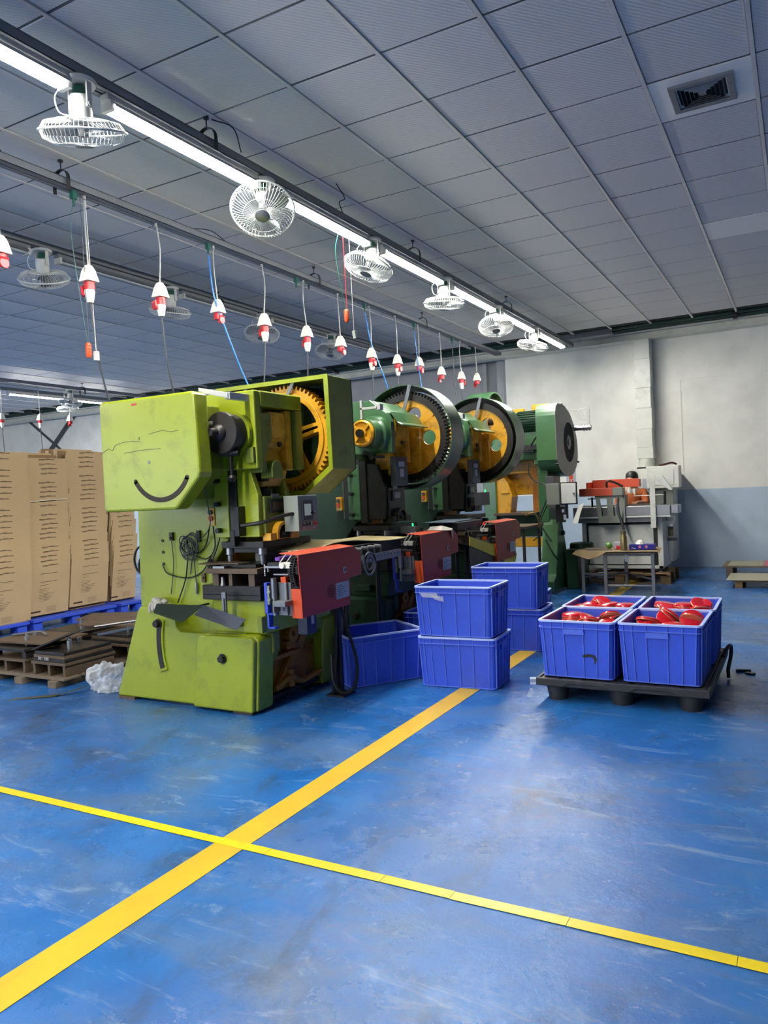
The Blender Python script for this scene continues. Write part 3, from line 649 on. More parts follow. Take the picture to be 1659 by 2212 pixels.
def press(dy, sc, P, label, lime):
    """open-back inclinable press facing the aisle; dy shifts it along the row, sc scales heights a little"""
    root = thing('power_press', label, 'press', (-3.8, 4.4+dy, 0), 'power presses in the row')
    A, AD, LEG = (LIME, LIMED, LIME) if lime else (GREEN, GREEND, GREEND)
    cyx = P['ax']; cz = P['cz']; R = P['R']
    Y = lambda y: y+dy
    def B(): return MB()
    # --- two trapezoid side legs
    prof = [(-4.55, .02), (-4.30, .66), (-4.27, .70), (-3.97, .70), (-3.94, .675), (-3.92, .56), (-3.88, .53), (-3.60, .53), (-3.22, .535), (-3.19, .5), (-3.225, .02)]
    b = B(); b.prism(prof, 'y', Y(3.975), Y(4.15))
    l1 = b.build('side_leg', LEG, root, bevel=.014)
    b = B(); b.prism([(-3.76, .02), (-3.70, .49), (-3.66, .525), (-3.23, .53), (-3.2, .5), (-3.24, .02)], 'y', Y(3.935), Y(3.98)); b.build('leg_boss', LEG, l1, bevel=.012)
    b = B(); oc = arc(-3.4, .44, .718, 165, 197, 10); ic = arc(-3.4, .44, .645, 197, 165, 10)
    b.prism(oc+ic, 'y', Y(3.962), Y(3.98)); b.build('slot_rim', LEG, l1, bevel=.004)
    b = B(); b.prism(arc(-3.4, .44, .702, 167, 195, 10)+arc(-3.4, .44, .661, 195, 167, 10), 'y', Y(3.958), Y(3.966)); b.build('curved_slot', DKST if lime else BLK, l1)
    b = B(); bolt(b, (-4.075, Y(3.958), .585), (0, -1, 0), .026, .03); b.build('slot_bolt', DKST, l1, bevel=.002)
    b = B(); bolt(b, (-3.47, Y(3.935), .375), (0, -1, 0), .026, .025); b.build('pivot_bolt', DKST, l1, bevel=.002)
    b = B(); b.prism(prof, 'y', Y(4.76), Y(4.93)); b.build('side_leg', LEG, root, bevel=.012)
    b = B()
    for x in (-4.45, -3.35):
        for y in (3.97, 4.78): b.box(x-.08, Y(y), 0, x+.08, Y(y)+.13, .022)
    b.build('foot_shim', RUST, root)
    # --- inclined body: two cheeks and web
    cheek = [(-4.40, .28), (-4.37, 1.40), (-4.12, 2.12), (-3.62, 2.14), (-3.54, 1.66), (-3.54, 1.19), (-3.50, 1.175), (-3.56, 1.11), (-3.62, 1.04), (-3.665, .95), (-3.67, .80), (-3.20, .78), (-3.2, .45), (-3.38, .28)]
    cheek = [(x, z*sc if z > 1 else z) for x, z in cheek]
    b = B(); b.prism(cheek, 'y', Y(4.10), Y(4.22)); c1 = b.build('frame_cheek', A if lime else GREEND, root, bevel=.01)
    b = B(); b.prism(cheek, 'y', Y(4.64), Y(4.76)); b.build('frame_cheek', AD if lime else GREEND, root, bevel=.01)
    b = B(); b.prism([(-4.36, .5), (-4.33, 1.40), (-4.08, 2.08), (-3.9, 2.08), (-4.0, 1.3), (-3.86, 1.0), (-3.78, .76), (-3.5, .7), (-3.5, .5)], 'y', Y(4.215), Y(4.645)); b.build('frame_web', BRN, root)
    # bed apron
    b = B(); b.box(-3.62, Y(4.03), .535, -3.165, Y(4.83), .765); bd = b.build('bed', LIME if lime else GREEND, root, bevel=.012)
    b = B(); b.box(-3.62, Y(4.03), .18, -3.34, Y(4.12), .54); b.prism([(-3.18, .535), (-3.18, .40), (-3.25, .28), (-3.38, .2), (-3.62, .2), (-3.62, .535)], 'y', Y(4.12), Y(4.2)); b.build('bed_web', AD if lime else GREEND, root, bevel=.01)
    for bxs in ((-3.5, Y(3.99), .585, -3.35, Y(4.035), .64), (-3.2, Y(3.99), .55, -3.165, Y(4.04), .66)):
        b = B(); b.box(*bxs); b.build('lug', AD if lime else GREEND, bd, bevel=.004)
    # brown lower interior: curved spine, lever with hole, foot tray
    b = B(); b.box(-3.33, Y(4.155), .08, -3.29, Y(4.755), .52); b.build('inner_plate', BRN, root)
    b = B(); b.prism([(Y(4.2), .10), (Y(4.28), .10), (Y(4.62), .42), (Y(4.74), .56), (Y(4.74), .64), (Y(4.6), .50), (Y(4.45), .36)], 'x', -3.29, -3.24); b.build('diagonal_rib', BRN, root, bevel=.008)
    b = B(); b.ring([(Y(4.42)+.06*math.cos(a)*1.0, .47+.06*math.sin(a)) for a in [2*PI*i/20 for i in range(20)]], [(Y(4.42)+.02*math.cos(a), .47+.02*math.sin(a)) for a in [2*PI*i/20 for i in range(20)]], 'x', -3.29, -3.22)
    b.box(-3.29, Y(4.36), .36, -3.24, Y(4.48), .42); b.box(-3.29, Y(4.17), .32, -3.22, Y(4.50), .35); b.build('pivot_lug', BRN, root, bevel=.004)
    b = B(); b.box(-4.3, Y(4.15), .05, -3.25, Y(4.76), .075); b.build('drip_tray', DKST, root)
    b = B(); b.tube(curve([(-3.24, Y(4.2), .12), (-3.22, Y(4.35), .17), (-3.23, Y(4.5), .11), (-3.2, Y(4.7), .14)], 5), .022, 8); b.cyl((-3.24, Y(4.38), .1), (-3.24, Y(4.38), .22), .03); b.build('pedal_linkage', BRN, root, smooth=True)
    # bolster
    b = B()
    for y0, y1 in ((3.99, 4.13), (4.16, 4.36), (4.39, 4.62), (4.65, 4.88)): b.box(-3.67, Y(y0), .80, -3.165, Y(y1), .865)
    b.box(-3.67, Y(3.99), .765, -3.165, Y(4.88), .80); b.build('bolster_plate', DKST, root, bevel=.004, label='dark slotted steel bolster')
    # --- gib strips and ram
    b = B(); b.box(-3.545, Y(4.02), 1.19*sc, -3.425, Y(4.10), 1.67*sc); gp = b.build('gib_plate', A, root, bevel=.006)
    for z in (1.24, 1.42, 1.58):
        b = B(); b.cyl((-3.50, Y(4.02), z*sc), (-3.50, Y(3.975), z*sc), .017, n=8); b.build('gib_bolt', BLK, gp)
    b = B(); b.box(-3.425, Y(4.03), 1.16*sc, -3.36, Y(4.11), 1.70*sc); b.build('guide_rail', DKST, root, bevel=.003)
    b = B(); b.prism([(-3.36, 1.19*sc), (-3.19, 1.19*sc), (-3.185, 1.47*sc), (-3.25, 1.66*sc), (-3.36, 1.68*sc)], 'y', Y(4.045), Y(4.09)); b.build('ram_side', A if lime else DKST, root, bevel=.004)
    b = B(); b.box(-3.40, Y(4.09), 1.19*sc, -3.17, Y(4.40), 1.46*sc); rm = b.build('ram', AD if lime else DKST, root, bevel=.008)
    b = B(); b.prism([(-3.36, 1.46*sc), (-3.185, 1.46*sc), (-3.25, 1.66*sc), (-3.36, 1.66*sc)], 'y', Y(4.37), Y(4.41)); b.box(-3.41, Y(4.40), 1.16*sc, -3.32, Y(4.47), 1.7*sc); b.build('ram_side', AD if lime else DKST, root, bevel=.004)
    b = B(); b.box(-3.172, Y(4.14), 1.345*sc, -3.155, Y(4.30), 1.435*sc); nf = b.build('nameplate_frame', BLK, rm)
    b = B(); b.box(-3.156, Y(4.165), 1.365*sc, -3.152, Y(4.275), 1.42*sc); b.build('nameplate', RUST if lime else GALV, nf)
    b = B(); b.box(-3.172, Y(4.17), 1.445*sc, -3.166, Y(4.25), 1.475*sc); b.build('number_tag', GALV, rm)
    b = B(); b.lathe([(0, 0), (.062, 0), (.062, .045), (.045, .05), (.03, .06), (.028, .15), (0, .15)], (-3.27, Y(4.22), 1.465*sc), n=18); b.cyl((-3.2, Y(4.17), 1.59*sc), (-3.27, Y(4.17), 1.59*sc), .03, n=12); b.build('adjusting_screw', DKST, root, smooth=True)
    # die clamp arch
    b = B(); n = 14
    b.ring(arc(Y(4.24), 1.20*sc, .085, 0, 180, n)+[(Y(4.155), 1.165*sc), (Y(4.325), 1.165*sc)], arc(Y(4.24), 1.20*sc, .062, 0, 180, n)+[(Y(4.178), 1.17*sc), (Y(4.302), 1.17*sc)], 'x', -3.18, -3.12)
    b.box(-3.2, Y(4.09), 1.16*sc, -3.13, Y(4.15), 1.21*sc); b.box(-3.2, Y(4.33), 1.16*sc, -3.13, Y(4.42), 1.21*sc); b.build('shank_clamp', YEL if lime else DKST, root, bevel=.003)
    b = B(); b.prism(arc(Y(4.24), 1.20*sc, .06, 0, 180, n)+[(Y(4.18), 1.165*sc), (Y(4.30), 1.165*sc)], 'x', -3.18, -3.135); b.cyl((-3.13, Y(4.21), 1.2*sc), (-3.1, Y(4.21), 1.2*sc), .014, n=6); b.cyl((-3.13, Y(4.27), 1.2*sc), (-3.1, Y(4.27), 1.2*sc), .014, n=6); b.build('clamp_block', BLK, root)
    # --- upper head
    b = B()
    if lime:
        b.prism([(-3.60, 1.645), (-3.60, 2.165), (-3.135, 2.165), (-3.13, 1.645)], 'y', Y(3.985), Y(4.05))
        b.box(-3.60, Y(4.05), 2.06, -3.13, Y(4.52), 2.165)
        h = b.build('head_casting', LIME, root, bevel=.01)
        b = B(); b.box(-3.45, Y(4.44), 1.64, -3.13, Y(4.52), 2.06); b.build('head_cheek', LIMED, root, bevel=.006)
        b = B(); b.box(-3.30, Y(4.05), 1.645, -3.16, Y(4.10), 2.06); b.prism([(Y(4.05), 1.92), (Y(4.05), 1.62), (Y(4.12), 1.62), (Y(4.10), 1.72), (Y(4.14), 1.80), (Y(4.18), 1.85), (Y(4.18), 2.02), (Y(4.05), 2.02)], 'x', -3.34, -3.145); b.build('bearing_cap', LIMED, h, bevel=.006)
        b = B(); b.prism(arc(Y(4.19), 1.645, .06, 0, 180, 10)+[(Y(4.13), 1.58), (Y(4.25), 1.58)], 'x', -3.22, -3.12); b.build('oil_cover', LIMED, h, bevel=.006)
        b = B(); b.box(-3.9, Y(3.97), 1.5, -3.6, Y(4.1), 2.16); b.build('head_backing', LIME, root, bevel=.01)
        b = B(); b.lathe([(.15, 0), (.15, .03), (.13, .045), (.0, .045)], (cyx, Y(3.985)-.04, cz), 'y', n=32); b.build('bearing_boss', LIME, h, smooth=True)
    else:
        zz = cz
        b.prism([(-3.62, 1.79), (-3.62, zz+.23), (-3.50, zz+.30), (-3.28, zz+.30), (-3.12, zz+.18), (-3.08, zz+.10), (-3.08, 1.79)], 'y', Y(4.02), Y(4.09))
        b.prism([(-3.62, zz+.23), (-3.50, zz+.30), (-3.28, zz+.30), (-3.12, zz+.18), (-3.16, zz+.15), (-3.3, zz+.26), (-3.5, zz+.26), (-3.62, zz+.2)], 'y', Y(4.09), Y(4.58))
        b.prism([(-3.12, zz+.18), (-3.05, zz+.08), (-3.0, zz+.06), (-3.0, zz+.075), (-3.05, zz+.1), (-3.11, zz+.2)], 'y', Y(4.09), Y(4.60))
        h = b.build('head_casting', GREEN, root, bevel=.008)
        b = B(); b.lathe([(.17, 0), (.15, -.06), (.125, -.07), (.125, -.2), (.0, -.2)], (cyx, Y(4.03), zz), 'y', n=36); b.build('bearing_boss', GREEN, h, smooth=True)
        b = B(); b.box(-3.62, Y(4.05), 1.2*sc, -3.5, Y(4.12), 1.82); b.build('head_backing', GREEN, root, bevel=.008)
        b = B(); b.box(-3.20, Y(4.52), zz-.32, -3.06, Y(4.56), zz+.06); b.cyl((-3.09, Y(4.54), zz-.33), (-3.09, Y(4.54), zz+.06), .016, n=8); b.cyl((-3.07, Y(4.48), zz-.03), (-3.07, Y(4.56), zz-.03), .022, n=8); b.build('hinge_plate', YEL, h, bevel=.003)
    # crank: dark collar, connecting rod
    b = B(); b.cyl((cyx, Y(4.10), cz), (cyx, Y(4.14), cz), .12, n=28); b.cyl((cyx, Y(3.98), cz), (cyx, Y(4.66), cz), .06, n=20); b.build('crankshaft', DKST, root, smooth=True)
    b = B()
    b.prism(arc(cyx, cz, .135, -60, 240, 20)+[(cyx-.09, cz-.28), (cyx-.05, cz-.36), (cyx+.06, cz-.36), (cyx+.09, cz-.26)], 'y', Y(4.16), Y(4.42))
    b.box(cyx-.02, Y(4.2), cz+.05, cyx+.15, Y(4.27), cz+.15); b.box(cyx-.05, Y(4.36), cz-.25, cyx+.14, Y(4.43), cz+.17)
    b.prism([(Y(4.16), cz+.02), (Y(4.16), cz+.15), (Y(4.34), cz+.15), (Y(4.36), cz+.02), (Y(4.30), cz-.03), (Y(4.22), cz-.03)], 'x', cyx+.1, cyx+.145); b.build('connecting_rod', YEL, root, bevel=.01)
    b = B(); b.cyl((cyx+.13, Y(4.28), cz-.07), (cyx+.15, Y(4.28), cz-.07), .018, n=10); b.cyl((cyx, Y(4.145), cz-.02), (cyx, Y(4.17), cz-.02), .128, n=24); b.build('rod_fitting', BLK, root)
    # --- gear
    ax0 = cyx; cyx = P.get('gx', cyx)
    gy = P['gy']+dy
    gr = thing  # marker
    b = B()
    if P['teeth']:
        gear(b, cyx, gy, cz, R, .09, P['teeth'])
    else:
        b.ring(circ(cyx, cz, R, 64), circ(cyx, cz, R-.07, 64), 'y', gy, gy+.09)
    g = b.build('gear_ring', P['ringm'], root)
    b = B()
    if lime:
        b.ring(circ(cyx, cz, R-.055, 48), circ(cyx, cz, R-.095, 48), 'y', gy-.015, gy+.07)
        for k in range(5):
            a = .22+2*PI*k/5; c, s = math.cos(a), math.sin(a); r1, r2 = .07, R-.085
            for hw, y0, y1 in ((.035, -.012, .0), (.012, -.012, .06), (.035, .05, .062)):
                p = [(cyx+c*r1-s*hw*1.3, cz+s*r1+c*hw*1.3), (cyx+c*r1+s*hw*1.3, cz+s*r1-c*hw*1.3), (cyx+c*r2+s*hw, cz+s*r2-c*hw), (cyx+c*r2-s*hw, cz+s*r2+c*hw)]
                b.prism(p, 'y', gy+y0, gy+y1)
        b.cyl((cyx, gy-.05, cz), (cyx, gy+.09, cz), .095, n=24)
    else:
        disc_holes(b, cyx, cz, R-(.075 if P['teeth'] else .07), .068, .225, 5, gy+.02, gy+.05, .10, P['ha'])
    b.build('gear_web', YEL, g, bevel=.003)
    b = B(); b.cyl((cyx, gy-.075, cz), (cyx, gy-.045, cz), .075, n=24); b.build('gear_hub', BLK, g, smooth=True)
    # --- guard round the gear
    if lime:
        out = [(-3.98, 1.47), (-3.98, 2.31), (-2.955, 2.31), (-2.945, 1.64), (-3.19, 1.465)]
        inn = [(-3.965, 1.485), (-3.965, 2.295), (-2.975, 2.295), (-2.965, 1.652), (-3.197, 1.482)]
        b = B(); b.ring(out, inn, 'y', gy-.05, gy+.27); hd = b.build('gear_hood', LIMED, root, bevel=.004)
        b = B(); b.prism(out, 'y', gy+.27, gy+.28); b.build('hood_back', GREEND, hd)
        o2 = [(-3.985, 1.465), (-3.985, 2.316), (-2.948, 2.316), (-2.938, 1.635), (-3.188, 1.458)]; i2 = [(-3.95, 1.5), (-3.95, 2.285), (-2.985, 2.285), (-2.972, 1.66), (-3.203, 1.49)]
        b = B(); b.ring(o2, i2, 'y', gy-.058, gy-.05); b.build('hood_lip', LIME, hd)
        b = B()
        for k in range(7): b.obox((cyx+.15+.03*k, gy+.16, cz+.36-.035*k), (.045, .1, .006), ry=.5)
        b.build('oil_baffle', BLK, hd)
        for x0, x1 in ((-3.36, -3.26), (-3.78, -3.70)):
            b = B(); d = Vector((x1-x0, 0, .15)).normalized(); b.prism([(x0-.016, 2.14), (x0+.016, 2.14), (x1+.016, 2.30), (x1-.016, 2.30)], 'y', gy-.04, gy-.034); b.build('brace_strap', GALV, hd)
    else:
        b = B(); b.ring(circ(cyx, cz, R+.06, 56), circ(cyx, cz, R+.05, 56), 'y', gy-.05, gy+.22); hd = b.build('gear_guard', [GREENG], root, smooth=True)
        b = B(); b.ring(circ(cyx, cz, R+.048, 56), circ(cyx, cz, R-.02 if not P['teeth'] else R+.012, 56), 'y', gy+.12, gy+.16); b.build('guard_lining', BLK, hd)
        b = B(); b.prism([(cyx-.02, cz+.20), (cyx+.015, cz+.20), (cyx+.10, cz+R+.045), (cyx+.065, cz+R+.055)], 'y', gy-.055, gy-.048); bolt(b, (cyx+.08, gy-.05, cz+R+.03), (0, -1, 0), .009, .008); b.build('brace_strap', GALV, hd)
    # --- near-side crank end
    cyx = ax0
    b = B()
    if lime:
        b.lathe([(0, -.255), (.026, -.255), (.03, -.20), (.04, -.195), (.055, -.17), (.055, -.16), (.134, -.155), (.138, -.15), (.138, -.12), (.128, -.115), (.128, 0)], (cyx, Y(3.985), cz), 'y', n=36)
        f = b.build('brake_drum', mat('worn_black_drum', (66, 62, 62), .45, metal=.5, var=.2, dirt=(40, 36, 34), damt=.6), root, smooth=True)
        for k in range(6):
            a = k*PI/3+.3; b = B(); b.cyl((cyx+.105*math.cos(a), Y(3.835), cz+.105*math.sin(a)), (cyx+.105*math.cos(a), Y(3.828), cz+.105*math.sin(a)), .007, n=8); b.build('drum_screw', BLK, f)
        b = B(); b.box(cyx-.025, Y(3.725), cz-.006, cyx+.0, Y(3.74), cz+.03); b.build('shaft_key', BLK, f)
        b = B(); b.cyl((cyx-.03, Y(3.86), cz-.13), (cyx+.09, Y(3.9), cz-.13), .024, n=14); b.cyl((cyx+.03, Y(3.89), cz-.14), (cyx+.03, Y(3.89), cz-.27), .013, n=10)
        for k in range(9): b.cyl((cyx+.03, Y(3.89), cz-.155-.011*k), (cyx+.03, Y(3.89), cz-.16-.011*k), .0165, n=10)
        b.lathe([(0, .012), (.02, .01), (.032, -.01), (.014, -.035), (0, -.035)], (cyx+.03, Y(3.89), cz-.285), n=12); b.build('screw_link', DKST, root, smooth=True)
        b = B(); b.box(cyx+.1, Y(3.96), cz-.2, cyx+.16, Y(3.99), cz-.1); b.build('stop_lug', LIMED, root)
        # angle cam bracket
        b = B(); b.prism([(-3.42, 2.15), (-3.42, 2.185), (-3.18, 2.13), (-3.18, 2.095)], 'y', Y(3.78), Y(3.80)); b.box(-3.42, Y(3.78), 1.95, -3.392, Y(3.80), 2.16); b.box(-3.21, Y(3.79), 2.09, -3.17, Y(3.985), 2.135); b.box(-3.40, Y(3.78), 1.94, -3.33, Y(3.80), 1.96)
        b.build('sensor_bracket', LAMPW, root, bevel=.002)
    else:
        b.lathe([(.115, -.19), (.115, -.22), (.1, -.235), (.085, -.215), (.05, -.215), (.045, -.24), (.0, -.24)], (cyx, Y(4.03), cz), 'y', n=36)
        b.lathe([(.118, -.14), (.118, -.2)], (cyx, Y(4.03), cz), 'y', n=36)
        f = b.build('hand_wheel', YEL, root, smooth=True)
        for k in range(4):
            a = PI/4+k*PI/2; b = B(); b.obox((cyx+.07*math.cos(a), Y(3.805), cz+.07*math.sin(a)), (.035, .01, .01), ry=-a); b.build('wheel_spoke', YEL, f)
        b = B(); b.cyl((cyx, Y(3.76), cz), (cyx, Y(3.80), cz), .035, n=14); b.build('shaft_end', DKST, f)
        b = B(); b.tube([(cyx-.02, Y(3.86), cz-.15), (cyx+.05, Y(3.88), cz-.2), (cyx+.13, Y(3.95), cz-.2)], .014, 8); b.cyl((cyx+.05, Y(3.86), cz-.2), (cyx+.05, Y(3.9), cz-.2), .024, n=12); b.build('brake_link', DKST, root, smooth=True)
        b = B(); b.box(cyx-.02, Y(3.83), cz+.02, cyx, Y(3.85), cz+.28); b.box(cyx-.02, Y(3.83), cz+.2, cyx+.14, Y(3.85), cz+.22); b.box(cyx+.12, Y(3.84), cz+.19, cyx+.17, Y(3.9), cz+.24); b.build('sensor_bracket', LAMPW, root, bevel=.002)
    # red lamp label plate etc.
    if not lime:
        b = B(); b.box(-3.6, Y(4.03), 1.2*sc, -3.42, Y(4.05), 1.75); b.build('gib_cover', BLK, root, bevel=.003)
        b = B(); b.prism([(Y(4.36), .98), (Y(4.36), 1.02), (Y(4.43), 1.13), (Y(4.53), 1.2), (Y(4.56), 1.2), (Y(4.56), .8), (Y(4.36), .8)], 'x', -3.62, -3.5); b.build('inner_side', BRN, root)
        b = B(); b.box(-3.17, Y(4.14), 1.50, -3.11, Y(4.36), 1.76); c = b.build('guard_box', GREYD, root, bevel=.004)
        b = B(); b.box(-3.112, Y(4.18), 1.67, -3.106, Y(4.29), 1.715); b.box(-3.112, Y(4.21), 1.58, -3.106, Y(4.27), 1.65); b.build('name_label', LABEL, c)
        b = B(); b.box(-3.62, Y(4.74), .5, -3.2, Y(4.8), 1.1); b.build('lower_side', GREEND, root, bevel=.01)
    return root
p1 = press(0, 1, dict(ax=-3.30, gx=-3.375, cz=1.885, R=.395, gy=4.66, teeth=64, ringm=YEL), 'lime green power press with open yellow gear, nearest in the row', True)
p2 = press(1.76, 1.02, dict(ax=-3.25, cz=1.955, R=.43, gy=4.64, teeth=76, ringm=DKST, ha=-.06), 'dark green power press with toothed gear and round guard, second in the row', False)
p3 = press(3.52, 1.03, dict(ax=-3.24, cz=1.99, R=.43, gy=4.64, teeth=0, ringm=DKST, ha=-.30), 'dark green power press with smooth gear ring, third in the row', False)
# lime press: flywheel cover with curved slot
cv = [(-4.175, 1.42), (-4.16, 1.40), (-3.53, 1.402), (-3.505, 1.41), (-3.31, 1.60), (-3.30, 1.63), (-3.315, 2.12), (-3.335, 2.143), (-4.15, 2.148), (-4.172, 2.13)]
b = MB(); b.prism(cv, 'y', 3.62, 3.745); co = b.build('flywheel_cover', LIME, p1, bevel=.016)
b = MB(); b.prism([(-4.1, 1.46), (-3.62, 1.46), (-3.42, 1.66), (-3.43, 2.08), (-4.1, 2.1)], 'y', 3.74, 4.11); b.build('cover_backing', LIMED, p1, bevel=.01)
sl = arc(-3.635, 1.70, .262, 212, 329, 18)+arc(-3.635, 1.70, .238, 329, 212, 18)
cen = Vector((-3.635, 1.70))
b = MB(); b.prism(arc(-3.635, 1.73, .278, 211, 331, 18)+arc(-3.635, 1.73, .246, 331, 211, 18), 'y', 3.617, 3.622)
for a in (211, 331): b.cyl((-3.635+.262*math.cos(math.radians(a)), 3.617, 1.73+.262*math.sin(math.radians(a))), (-3.635+.262*math.cos(math.radians(a)), 3.622, 1.73+.262*math.sin(math.radians(a))), .016, n=14)
b.build('curved_slot', mat('slot_shadow', (46, 36, 26), .7, dirt=(20, 16, 12), damt=.8), co)
b = MB(); b.box(-3.86, 3.617, 2.098, -3.815, 3.621, 2.110); b.build('red_sticker', REDP, co)
b = MB(); b.cyl((-3.73, 3.617, 1.716), (-3.73, 3.621, 1.716), .010, n=12); b.build('plugged_hole', GALV, co)
b = MB(); b.box(-3.81, 3.618, 1.87, -3.805, 3.621, 1.885); b.build('paint_chip', BLK, co)
# push button boxes hung on the presses
def pushbox(x, y, z, label, c=YEL):
    t = thing('push_button_box', label, 'control box', (x, y, z), 'yellow push button boxes')
    b = MB(); b.box(x-.03, y-.06, z-.06, x+.03, y, z+.065); b.build('housing', c, t, bevel=.005)
    b = MB(); b.cyl((x-.002, y-.06, z+.032), (x-.002, y-.075, z+.032), .017, n=14); b.build('green_button', GREYD, t)
    b = MB(); b.cyl((x-.002, y-.06, z-.01), (x-.002, y-.072, z-.01), .018, n=14); b.build('orange_button', ORG, t)
    b = MB(); b.box(x-.012, y-.062, z-.047, x+.012, y-.06, z-.034); b.build('button_label', LABEL, t)
    return t
pushbox(-3.60, 4.10, 1.335, 'yellow push button box on the side of the lime press')
pushbox(-3.66, 5.86, 1.36, 'yellow push button box on the first dark green press')
pushbox(-3.66, 7.62, 1.38, 'yellow push button box on the second dark green press')
# cables on the lime press
def cab(pts, r, m, nm, label, n=7, cat='cable', coil=None):
    b = MB(); b.tube(curve(pts, n), r, 6)
    if coil:
        for (cx, cy, cz, rr, tilt, k) in coil:
            b.tube([(cx+rr*math.cos(a)*(1 if k % 2 else .8), cy-.006*k, cz+rr*math.sin(a)*(.8 if k % 2 else 1.15)+tilt*rr*math.cos(a)) for a in [2*PI*i/18 for i in range(18)]], r, 5, True)
    return tag(b.build(nm, m, None, smooth=True, loc=pts[0]), label, cat)
yb = 4.085
cab([(-3.37, 3.77, 1.95), (-3.39, 3.74, 1.75), (-3.44, 3.82, 1.5), (-3.56, 3.98, 1.28), (-3.76, yb-.01, 1.16)], .0035, CABD, 'sensor_cable', 'thin grey cable running down the lime press to the coil')
random.seed(11)
cab([(-3.86, yb, 1.17), (-3.8, yb-.01, 1.12), (-3.84, yb, 1.02), (-3.86, yb, .93)], .004, CABD, 'coiled_cable', 'tangled grey cable coil hung on the lime press side', coil=[(-3.83+random.uniform(-.03, .03), yb-.008, 1.12+random.uniform(-.03, .03), random.uniform(.04, .085), random.uniform(-.5, .5), k) for k in range(11)])
cab([(-3.6, yb-.03, 1.27), (-3.62, yb, 1.12), (-3.7, yb, 1.04), (-3.82, yb, 1.06)], .0045, BLK, 'black_cable', 'black cable from the push button box to the coil on the lime press')
cab([(-3.63, yb-.03, 1.27), (-3.70, yb, 1.14), (-3.78, yb, 1.08), (-3.86, yb, 1.12)], .0045, BLK, 'black_cable', 'second black cable looping left of the push button box')
cab([(-3.61, yb-.02, 1.40), (-3.56, yb-.02, 1.36), (-3.56, yb-.01, 1.2), (-3.66, yb, 1.0)], .0045, BLK, 'black_cable', 'black cable looping right of the push button box')
cab([(-3.66, yb, 1.06), (-3.67, yb-.01, 1.02), (-3.66, yb, .98)], .0045, BLK, 'cable_bundle', 'small tied bundle of black cable on the lime press', coil=[(-3.665+.012*k, yb-.008, 1.0, .032, .3, k) for k in range(4)])
cab([(-4.13, yb, .995), (-4.08, yb, .93), (-3.9, yb, .90), (-3.76, yb, .94), (-3.67, yb, 1.03)], .0045, BLK, 'black_cable', 'black cable hanging in a bow from the hole in the lime press')
cab([(-3.87, yb, 1.10), (-3.90, yb-.01, .9), (-3.98, yb-.02, .72)], .005, BLK, 'black_cable', 'black cable dropping behind the chute of the lime press')
cab([(-3.82, yb, 1.05), (-3.81, yb, .86)], .0035, CABD, 'sensor_cable', 'short cable with a round connector hanging on the lime press')
b = MB(); b.lathe([(0, .045), (.008, .04), (.011, .01), (.011, -.02), (.007, -.045), (0, -.045)], (-3.81, yb, .83), n=10); tag(b.build('round_connector', STEEL, None, loc=(-3.81, yb, .83)), 'bright round cable connector hanging on the lime press', 'connector')
cab([(-4.03, yb, 1.2), (-4.02, yb, 1.0), (-4.06, yb, .78)], .003, CABD, 'sensor_cable', 'hair thin wire down the left part of the lime press')
b = MB(); b.box(-4.045, 4.08, 1.17, -4.015, 4.1, 1.23); b.cyl((-4.03, 4.078, 1.19), (-4.03, 4.07, 1.19), .008, n=10); b.build('cable_clip', DKST, p1)
b = MB(); b.box(-3.785, 4.082, 1.16, -3.755, 4.1, 1.24); b.build('cable_hook', BLK, p1)
b = MB(); b.box(-3.755, 4.08, .87, -3.725, 4.1, .935); b.cyl((-3.74, 4.08, .905), (-3.74, 4.07, .905), .008, n=10); b.build('keyed_plate', RUST, p1)
for z in (1.17, 1.085, 1.0):
    b = MB(); b.cyl((-4.13, 4.099, z), (-4.13, 4.094, z), .011, n=12); b.build('cable_hole', BLK, p1)
cab([(-4.35, 4.3, 1.42), (-4.4, 4.22, 1.3), (-4.4, 4.18, 1.15), (-4.34, 4.16, 1.05), (-4.40, 4.14, .93), (-4.3, 4.13, .86)], .009, BLK, 'black_hose', 'thick black coiled cable behind the lime press at left', coil=None)
b = MB()
for rr, cx, cz in ((.085, -4.40, 1.02), (.07, -4.37, .97)): b.tube([(cx+rr*math.cos(a), 4.15, cz+rr*1.25*math.sin(a)) for a in [2*PI*i/24 for i in range(24)]], .009, 6, True)
tag(b.build('black_hose', BLK, None, smooth=True, loc=(-4.4, 4.15, 1.0)), 'loops of thick black cable beside the cartons', 'cable')
cab([(-2.99, 4.40, 1.33), (-3.06, 4.2, 1.33), (-3.15, 4.05, 1.29), (-3.30, 3.99, 1.27)], .013, BLK, 'black_hose', 'thick black cable from the control panel across the lime press ram')
b = MB(); b.box(-3.40, 3.99, 1.13, -3.36, 4.03, 1.24); b.box(-3.34, 3.97, 1.2, -3.30, 4.045, 1.4); b.build('cable_bracket', BLK, p1, bevel=.003)
